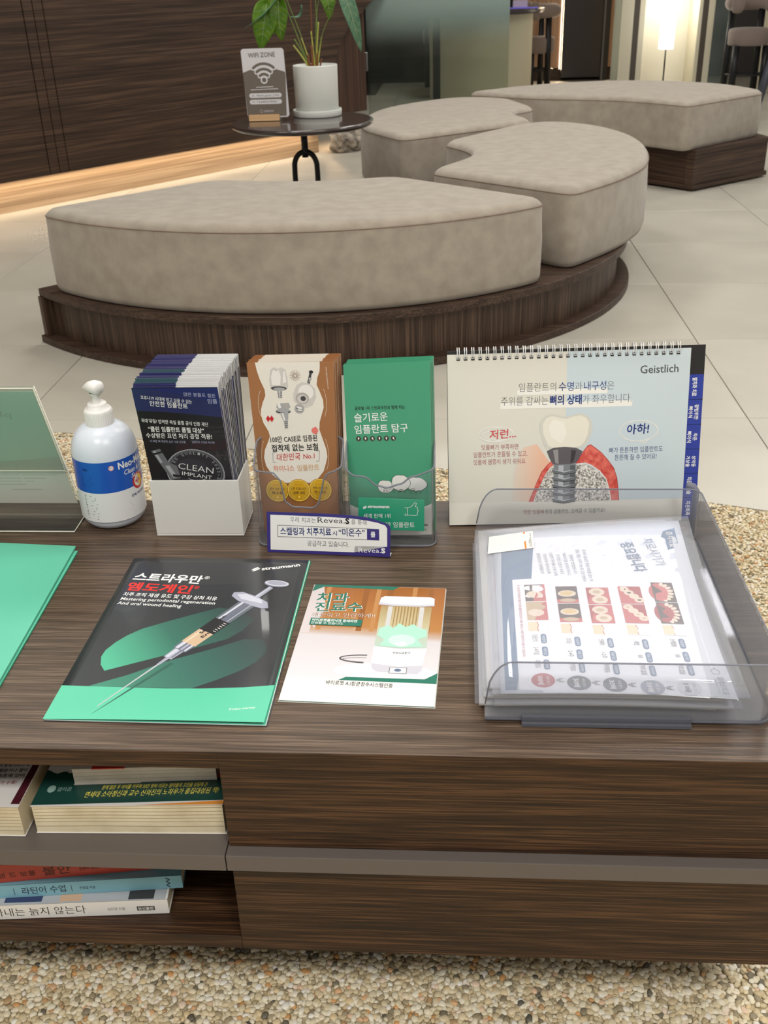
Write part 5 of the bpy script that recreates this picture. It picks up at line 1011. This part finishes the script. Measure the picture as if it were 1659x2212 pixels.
def arcband(r, w_, m): 
    a0, a1 = math.radians(49), math.radians(131); P = [(67 + (r + w_) * math.cos(a0 + (a1 - a0) * k / 20), 134 + (r + w_) * math.sin(a0 + (a1 - a0) * k / 20)) for k in range(21)]; Q = [(67 + (r - w_) * math.cos(a0 + (a1 - a0) * k / 20), 134 + (r - w_) * math.sin(a0 + (a1 - a0) * k / 20)) for k in range(21)]
    S.poly(P + Q[::-1], m)
    for a in (a0, a1): S.ell(67 + r * math.cos(a), 134 + r * math.sin(a), w_, w_, m, n=16)
for r in (57, 39, 22): arcband(r, 9, SW)
S.ell(67, 136, 13, 13, SW)
for r in (57, 39, 22): arcband(r, 4.6, TP)
S.ell(67, 136, 8, 8, TP)
S.text('WIFI ZONE', 14, 212, 112, 214, 22, TP, .01); S.line([(36, 112), (98, 113)], 2.4, SW); S.line([(16, 104), (116, 105.6)], 2.4, SW)
for y, a, b in ((76, 'ID', 'Plaire guest_2.4G'), (54, 'PW', '1234567890')): S.poly(rr(8, y, 128, y + 16, 8), SW); S.text(a, 18, y + 4.6, 27, y + 4.8, 9, TP); S.text(b, 36, y + 4.6, (118 if a == 'ID' else 108), y + 5, 9, TP, .006)
S.text('플레르치과', 60, 26, 94, 26.4, 9, SW); S.ring(50, 30, 5, 5, 1, SW, n=16); S.done(t)
# potted plant
px_, py_ = -.515, 4.15
t = empty('potted_plant', (px_, py_, .5), 'long-leaved green house plant in a white cylinder pot on the side table', 'plant')
POT = mat('pot_white', (226, 228, 222), .35)
MB().lathe([(0, .512), (.078, .512), (.0815, .516), (.0835, .676), (.0825, .6795), (.0775, .6795), (.0765, .66), (0, .66)], (px_, py_, 0), POT, n=64).build('pot', t)
MB().lathe([(0, .5005), (.090, .5005), (.0925, .503), (.0935, .522), (.0925, .5245), (.088, .5245), (.087, .512), (0, .512)], (px_, py_, 0), POT, n=64).build('saucer', t)
SOIL = mottled('soil', (74, 52, 38), (132, 92, 62), 90, rough=.95, bump=1, bscale=160); MB().lathe([(0, .672), (.05, .668), (.0768, .664)], (px_, py_, 0), SOIL, n=40).build('soil', t)
STM = mat('stem_green', (118, 142, 74), .5); STB = mat('stem_brown', (128, 78, 44), .6); STY = mat('stem_yellow', (176, 178, 84), .5)
def leafmat(name, c, c2, tr=.35):
    m = mat(name, c, .35, spec=.4); n, l, b = nt(m); nz = n.new('ShaderNodeTexNoise'); nz.inputs['Scale'].default_value = 60; tc = n.new('ShaderNodeTexCoord'); l.new(tc.outputs['Object'], nz.inputs[0]); r = ramp(n, [(.35, c), (.7, c2)]); l.new(nz.outputs[0], r.inputs[0]); l.new(r.outputs[0], b.inputs['Base Color'])
    ts = n.new('ShaderNodeBsdfTranslucent'); ts.inputs[0].default_value = lin(c2); mx = n.new('ShaderNodeMixShader'); mx.inputs[0].default_value = tr; l.new(b.outputs[0], mx.inputs[1]); l.new(ts.outputs[0], mx.inputs[2]); l.new(mx.outputs[0], n['Material Output'].inputs[0]); return m
LF1 = leafmat('leaf_green', (92, 138, 40), (130, 170, 52)); LF2 = leafmat('leaf_bluegreen', (84, 128, 100), (118, 156, 124), .2); VN = mat('leaf_vein', (168, 184, 140), .5)
def leaf(base, tip, w_, side, m, vein=True, droop=.02, cup=.2, heart=True):
    A, B = Vector(base), Vector(tip); ax = B - A; L = ax.length; sd = Vector(side).normalized(); sd = (sd - ax.normalized() * sd.dot(ax.normalized())).normalized(); nn = ax.normalized().cross(sd)
    R = 16; K = 6; vs = []; mb = MB()
    for i in range(R + 1):
        u = i / R; wd = w_ * (math.sin(PI * min(1, u ** .62)) ** .75 if u < 1 else 0) * (1 - .15 * u) + .0004
        for j in range(-K, K + 1):
            q = j / K; back = -.10 * L * abs(q) ** 1.5 * (1 - u) ** 2 if heart else 0
            vs.append(A + ax * u + ax.normalized() * back + sd * (q * wd) + nn * (cup * wd * q * q + droop * math.sin(PI * u) + .0008 * math.sin(u * 9 + q * 3)))
    C_ = 2 * K + 1; mb.add(vs, [(i * C_ + j, i * C_ + j + 1, (i + 1) * C_ + j + 1, (i + 1) * C_ + j) for i in range(R) for j in range(C_ - 1)], m, True); o = mb.build('leaf', t, fix=False)
    so = o.modifiers.new('thick', 'SOLIDIFY'); so.thickness = .0006
    if vein:
        v = MB(); off = nn * .0012; v.tube([vs[i * C_ + K] + off for i in range(R)], .0012, VN, n=5, r1=.0004)
        for i in range(2, 12, 2):
            for sg in (-1, 1): v.tube([vs[i * C_ + K] + off, vs[min(R, i + 1) * C_ + K + sg * 3] + off * .8, vs[min(R, i + 2) * C_ + K + sg * 5] + off * .6], .0005, VN, n=4)
        v.build('vein', o)
leaf((-.600, 4.08, .950), (-.755, 4.07, .812), .036, (.5, .75, .42), LF2, droop=.014)
leaf((-.672, 4.10, .890), (-.708, 4.11, .736), .047, (1, .15, -.25), LF1)
leaf((-.628, 4.10, .898), (-.628, 4.12, .764), .036, (1, -.1, .12), LF1)
leaf((-.642, 4.16, .885), (-.662, 4.17, .785), .030, (1, .4, 0), LF1, vein=False)
leaf((-.560, 4.18, .878), (-.602, 4.18, .842), .012, (.3, .6, .7), LF2, vein=False)
leaf((-.470, 4.15, .935), (-.452, 4.15, .828), .030, (1, .5, .2), LF1)
leaf((-.395, 4.07, .935), (-.333, 4.08, .722), .029, (1, .35, .28), LF2)
leaf((-.50, 4.2, 1.06), (-.56, 4.25, 1.17), .05, (1, 0, 0), LF1, vein=False); leaf((-.46, 4.14, 1.02), (-.35, 4.12, 1.12), .05, (0, 1, .3), LF1, vein=False)
def stem(pts, r, m): MB().tube(catmull3(pts), r, m, n=7, r1=r * .7).build('stem', t)
def catmull3(P):
    P = [Vector(p) for p in P]; out = []
    for i in range(len(P) - 1):
        p0 = P[i - 1] if i else P[0] * 2 - P[1]; p1, p2 = P[i], P[i + 1]; p3 = P[i + 2] if i + 2 < len(P) else P[-1] * 2 - P[-2]
        for k in range(6): q = k / 6; out.append(.5 * ((2 * p1) + (p2 - p0) * q + (2 * p0 - 5 * p1 + 4 * p2 - p3) * q * q + (3 * p1 - p0 - 3 * p2 + p3) * q ** 3))
    return out + [P[-1]]
B0 = (px_ - .02, py_, .668)
stem([B0, (-.565, 4.13, .76), (-.600, 4.11, .86), (-.625, 4.10, .900), (-.668, 4.10, .895)], .0022, STM)
stem([B0, (-.56, 4.14, .78), (-.60, 4.11, .90), (-.61, 4.10, .945)], .0022, STM)
stem([(px_ - .012, py_, .668), (-.520, 4.15, .80), (-.516, 4.16, .95), (-.50, 4.2, 1.06)], .0026, STB)
stem([(px_ + .0, py_, .668), (-.500, 4.15, .80), (-.498, 4.15, .92), (-.47, 4.15, 1.0), (-.46, 4.15, 1.02)], .0022, STM)
stem([(px_ + .005, py_, .668), (-.48, 4.13, .78), (-.43, 4.10, .87), (-.40, 4.07, .935)], .0018, STM)
stem([(px_ + .003, py_, .668), (-.50, 4.15, .84), (-.475, 4.15, .938)], .0018, STM)
for a, b, m, r in (((-.535, .668), (-.590, .748), STY, .0042), ((-.53, .668), (-.585, .768), STM, .0034), ((-.528, .668), (-.559, .772), STY, .0028), ((-.51, .668), (-.492, .823), STY, .0036), ((-.505, .668), (-.484, .772), STY, .0034), ((-.515, .668), (-.521, .793), STY, .0034), ((-.522, .66), (-.522, .745), STB, .0062), ((-.532, .66), (-.538, .715), STB, .0062), ((-.508, .66), (-.502, .72), STB, .0052), ((-.497, .66), (-.488, .70), STB, .004)):
    stem([(a[0], py_ - .005, a[1]), ((a[0] * .55 + b[0] * .45), py_ - .008, a[1] * .5 + b[1] * .5), (b[0], py_ - .01, b[1])], r, m)
# rock at the foot of the wall
bm = bmesh.new(); bmesh.ops.create_icosphere(bm, subdivisions=4, radius=1)
from mathutils import noise
for v in bm.verts:
    n_ = noise.noise(v.co * 1.7) * .35 + noise.noise(v.co * 4.5) * .16 + noise.noise(v.co * 10) * .06; v.co = v.co * (1 + n_); v.co.x *= .13; v.co.y *= .085; v.co.z = max(v.co.z * .08, -.062)
me = bpy.data.meshes.new('rock'); bm.to_mesh(me); bm.free(); me.materials.append(mottled('rock', (96, 88, 80), (196, 184, 168), 14, rough=.9, bump=1, bscale=50, detail=8))
for p in me.polygons: p.use_smooth = False
o = link('rock', me, None, label='rough grey rock behind the side table, at the foot of the lit wall', category='rock'); o.location = WT(Vector((2.36, .125, .062))); o.rotation_euler.z = math.atan2(WD.y, WD.x)

# ================= far room =================
# counter with a curved cream base
t = empty('counter', (.28, 9.9, 0), 'high round counter with a cream base behind the frosted glass', 'counter')
MB().lathe([(.44, 0), (.44, .655)], (.24, 9.72, 0), mat('counter_cream', (200, 192, 166), .6), n=64).build('base', t)
mb = MB(); mb.lathe([(0, .655), (.60, .655), (.61, .66), (.61, .685), (.60, .69), (0, .69)], (.16, 9.72, 0), mat('counter_top_dark', (62, 54, 58), .25), n=64); mb.build('worktop', t)
PUR = mat('screen_violet', (96, 92, 200), .3, emit=.35)
MB().box((.47, 9.42, .691), (.70, 9.6, .697), PUR).build('light_pad', t)
t = empty('display_box', (.56, 9.6, .697), 'small pinkish box standing on the far counter', 'box'); MB().box((.50, 9.56, .6975), (.62, 9.62, .75), mat('box_pink', (214, 196, 204), .4)).build('carton', t, bevel=.002)
SEAT = mat('stool_fabric', (142, 126, 118), .9, sheen=.3); LEGB = mat('stool_black', (20, 20, 24), .4)
def stool(x, y, rz, label, sc=1.0, z0=.37, z1=.503, zb=.685):
    t = empty('bar_stool', (x, y, 0), label, 'stool', 'bar stools')
    T = lambda v: Vector((x + (v.x * math.cos(rz) - v.y * math.sin(rz)) * sc, y + (v.x * math.sin(rz) + v.y * math.cos(rz)) * sc, v.z))
    MB().lathe([(0, z0), (.19, z0), (.205, z0 + .01), (.208, z1 - .033), (.2, z1 - .011), (.17, z1 - .003), (0, z1)], (0, 0, 0), SEAT, n=36, T=T).build('seat', t)
    P = [T(Vector((.20 * math.cos(a), .20 * math.sin(a), zb))) for a in (math.radians(-20 + 22 * k) for k in range(11))]; mb = MB(); mb.tube(P, .058, SEAT, n=14)
    for e in (P[0], P[-1]): mb.lathe([(0, -.075), (.03, -.07), (.05, -.045), (.058, 0), (.05, .045), (.03, .07), (0, .075)], e, SEAT, n=14)
    mb.build('backrest', t)
    for a in (30, 150, 210, 330):
        c, s = math.cos(math.radians(a)), math.sin(math.radians(a)); top = zb - .045 if a < 180 else z0
        MB().tube([T(Vector((.19 * c, .19 * s, top))), T(Vector((.20 * c, .20 * s, 0.0)))], .028, LEGB, n=10).build('leg', t)
    MB().tube([T(Vector((.19 * math.cos(q), .19 * math.sin(q), .15))) for q in (2 * PI * k / 28 for k in range(28))], .009, LEGB, n=6, closed=True).build('foot_ring', t)
    return t
stool(.77, 10.42, -1.4, 'taupe bar stool with black legs, between the round counter and the black door', sc=.78, z0=.29, z1=.43, zb=.64)
stool(2.43, 9.45, .2, 'taupe bar stool with thick black legs, right of the lit niche', sc=.78)
stool(-.10, 10.75, 1.2, 'taupe bar stool seen dimly through the frosted glass', sc=.9)
# warm slot behind the glass
t = empty('wall_light', (-.17, 10.6, 0), 'narrow warm vertical light seen through the frosted glass', 'light'); MB().box((-.195, 10.6, .405), (-.155, 10.61, .60), mat('warm_slot', (255, 206, 160), .5, emit=1.6)).build('diffuser', t); MB().box((-.205, 10.612, 0), (-.145, 10.65, 2.3), M_DW).build('post', t)
MB().box((-.16, 9.0, 0), (-.10, 9.05, 2.3), mat('post_black', (26, 26, 28), .4)).build('trim_3', kind='structure')
# lamp in the niche
t = empty('floor_lamp', (1.83, 9.75, 0), 'tall slim floor lamp with a glowing white tube shade, in the cream niche', 'lamp')
MB().lathe([(0, .335), (.056, .335), (.062, .341), (.062, 1.5), (0, 1.5)], (1.83, 9.78, 0), mat('lamp_shade', (255, 252, 244), .5, emit=3.2), n=32).build('lamp_shade', t)
MB().tube([(1.83, 9.78, .335), (1.83, 9.78, .02)], .0065, BLACKM, n=8).build('pole', t); MB().lathe([(0, 0), (.12, 0), (.12, .018), (0, .02)], (1.83, 9.78, 0), BLACKM, n=32).build('base', t)
l = bpy.data.lights.new('lamp_light', 'POINT'); l.energy = 4; l.color = (1, .95, .84); l.shadow_soft_size = .08; o = bpy.data.objects.new('lamp_light', l); o.location = (1.87, 10.02, .7); COL.objects.link(o)
# folding board leg at the right edge
t = empty('easel', (1.98, 7.0, 0), 'dark slanted easel leg at the right edge behind the far bench', 'easel')
TD = lambda a, b, r, n, m: MB().tube([a, b], r, m, n=8).build(n, t)
TD((1.90, 7.0, .16), (2.12, 7.3, .75), .028, 'leg', mat('easel_grey', (62, 64, 74), .4)); TD((1.905, 7.0, .02), (1.905, 7.0, .2), .02, 'foot', BLACKM); TD((2.35, 7.0, .0), (2.14, 7.3, .75), .02, 'leg', BLACKM); TD((2.12, 7.3, .75), (2.12, 7.35, 1.4), .02, 'post', BLACKM)
MB().box((-3.6, 10.0, 0.0005), (-.70, 11.1, .003), mat('dark_floor', (70, 62, 56), .35)).build('trim_4', kind='structure')
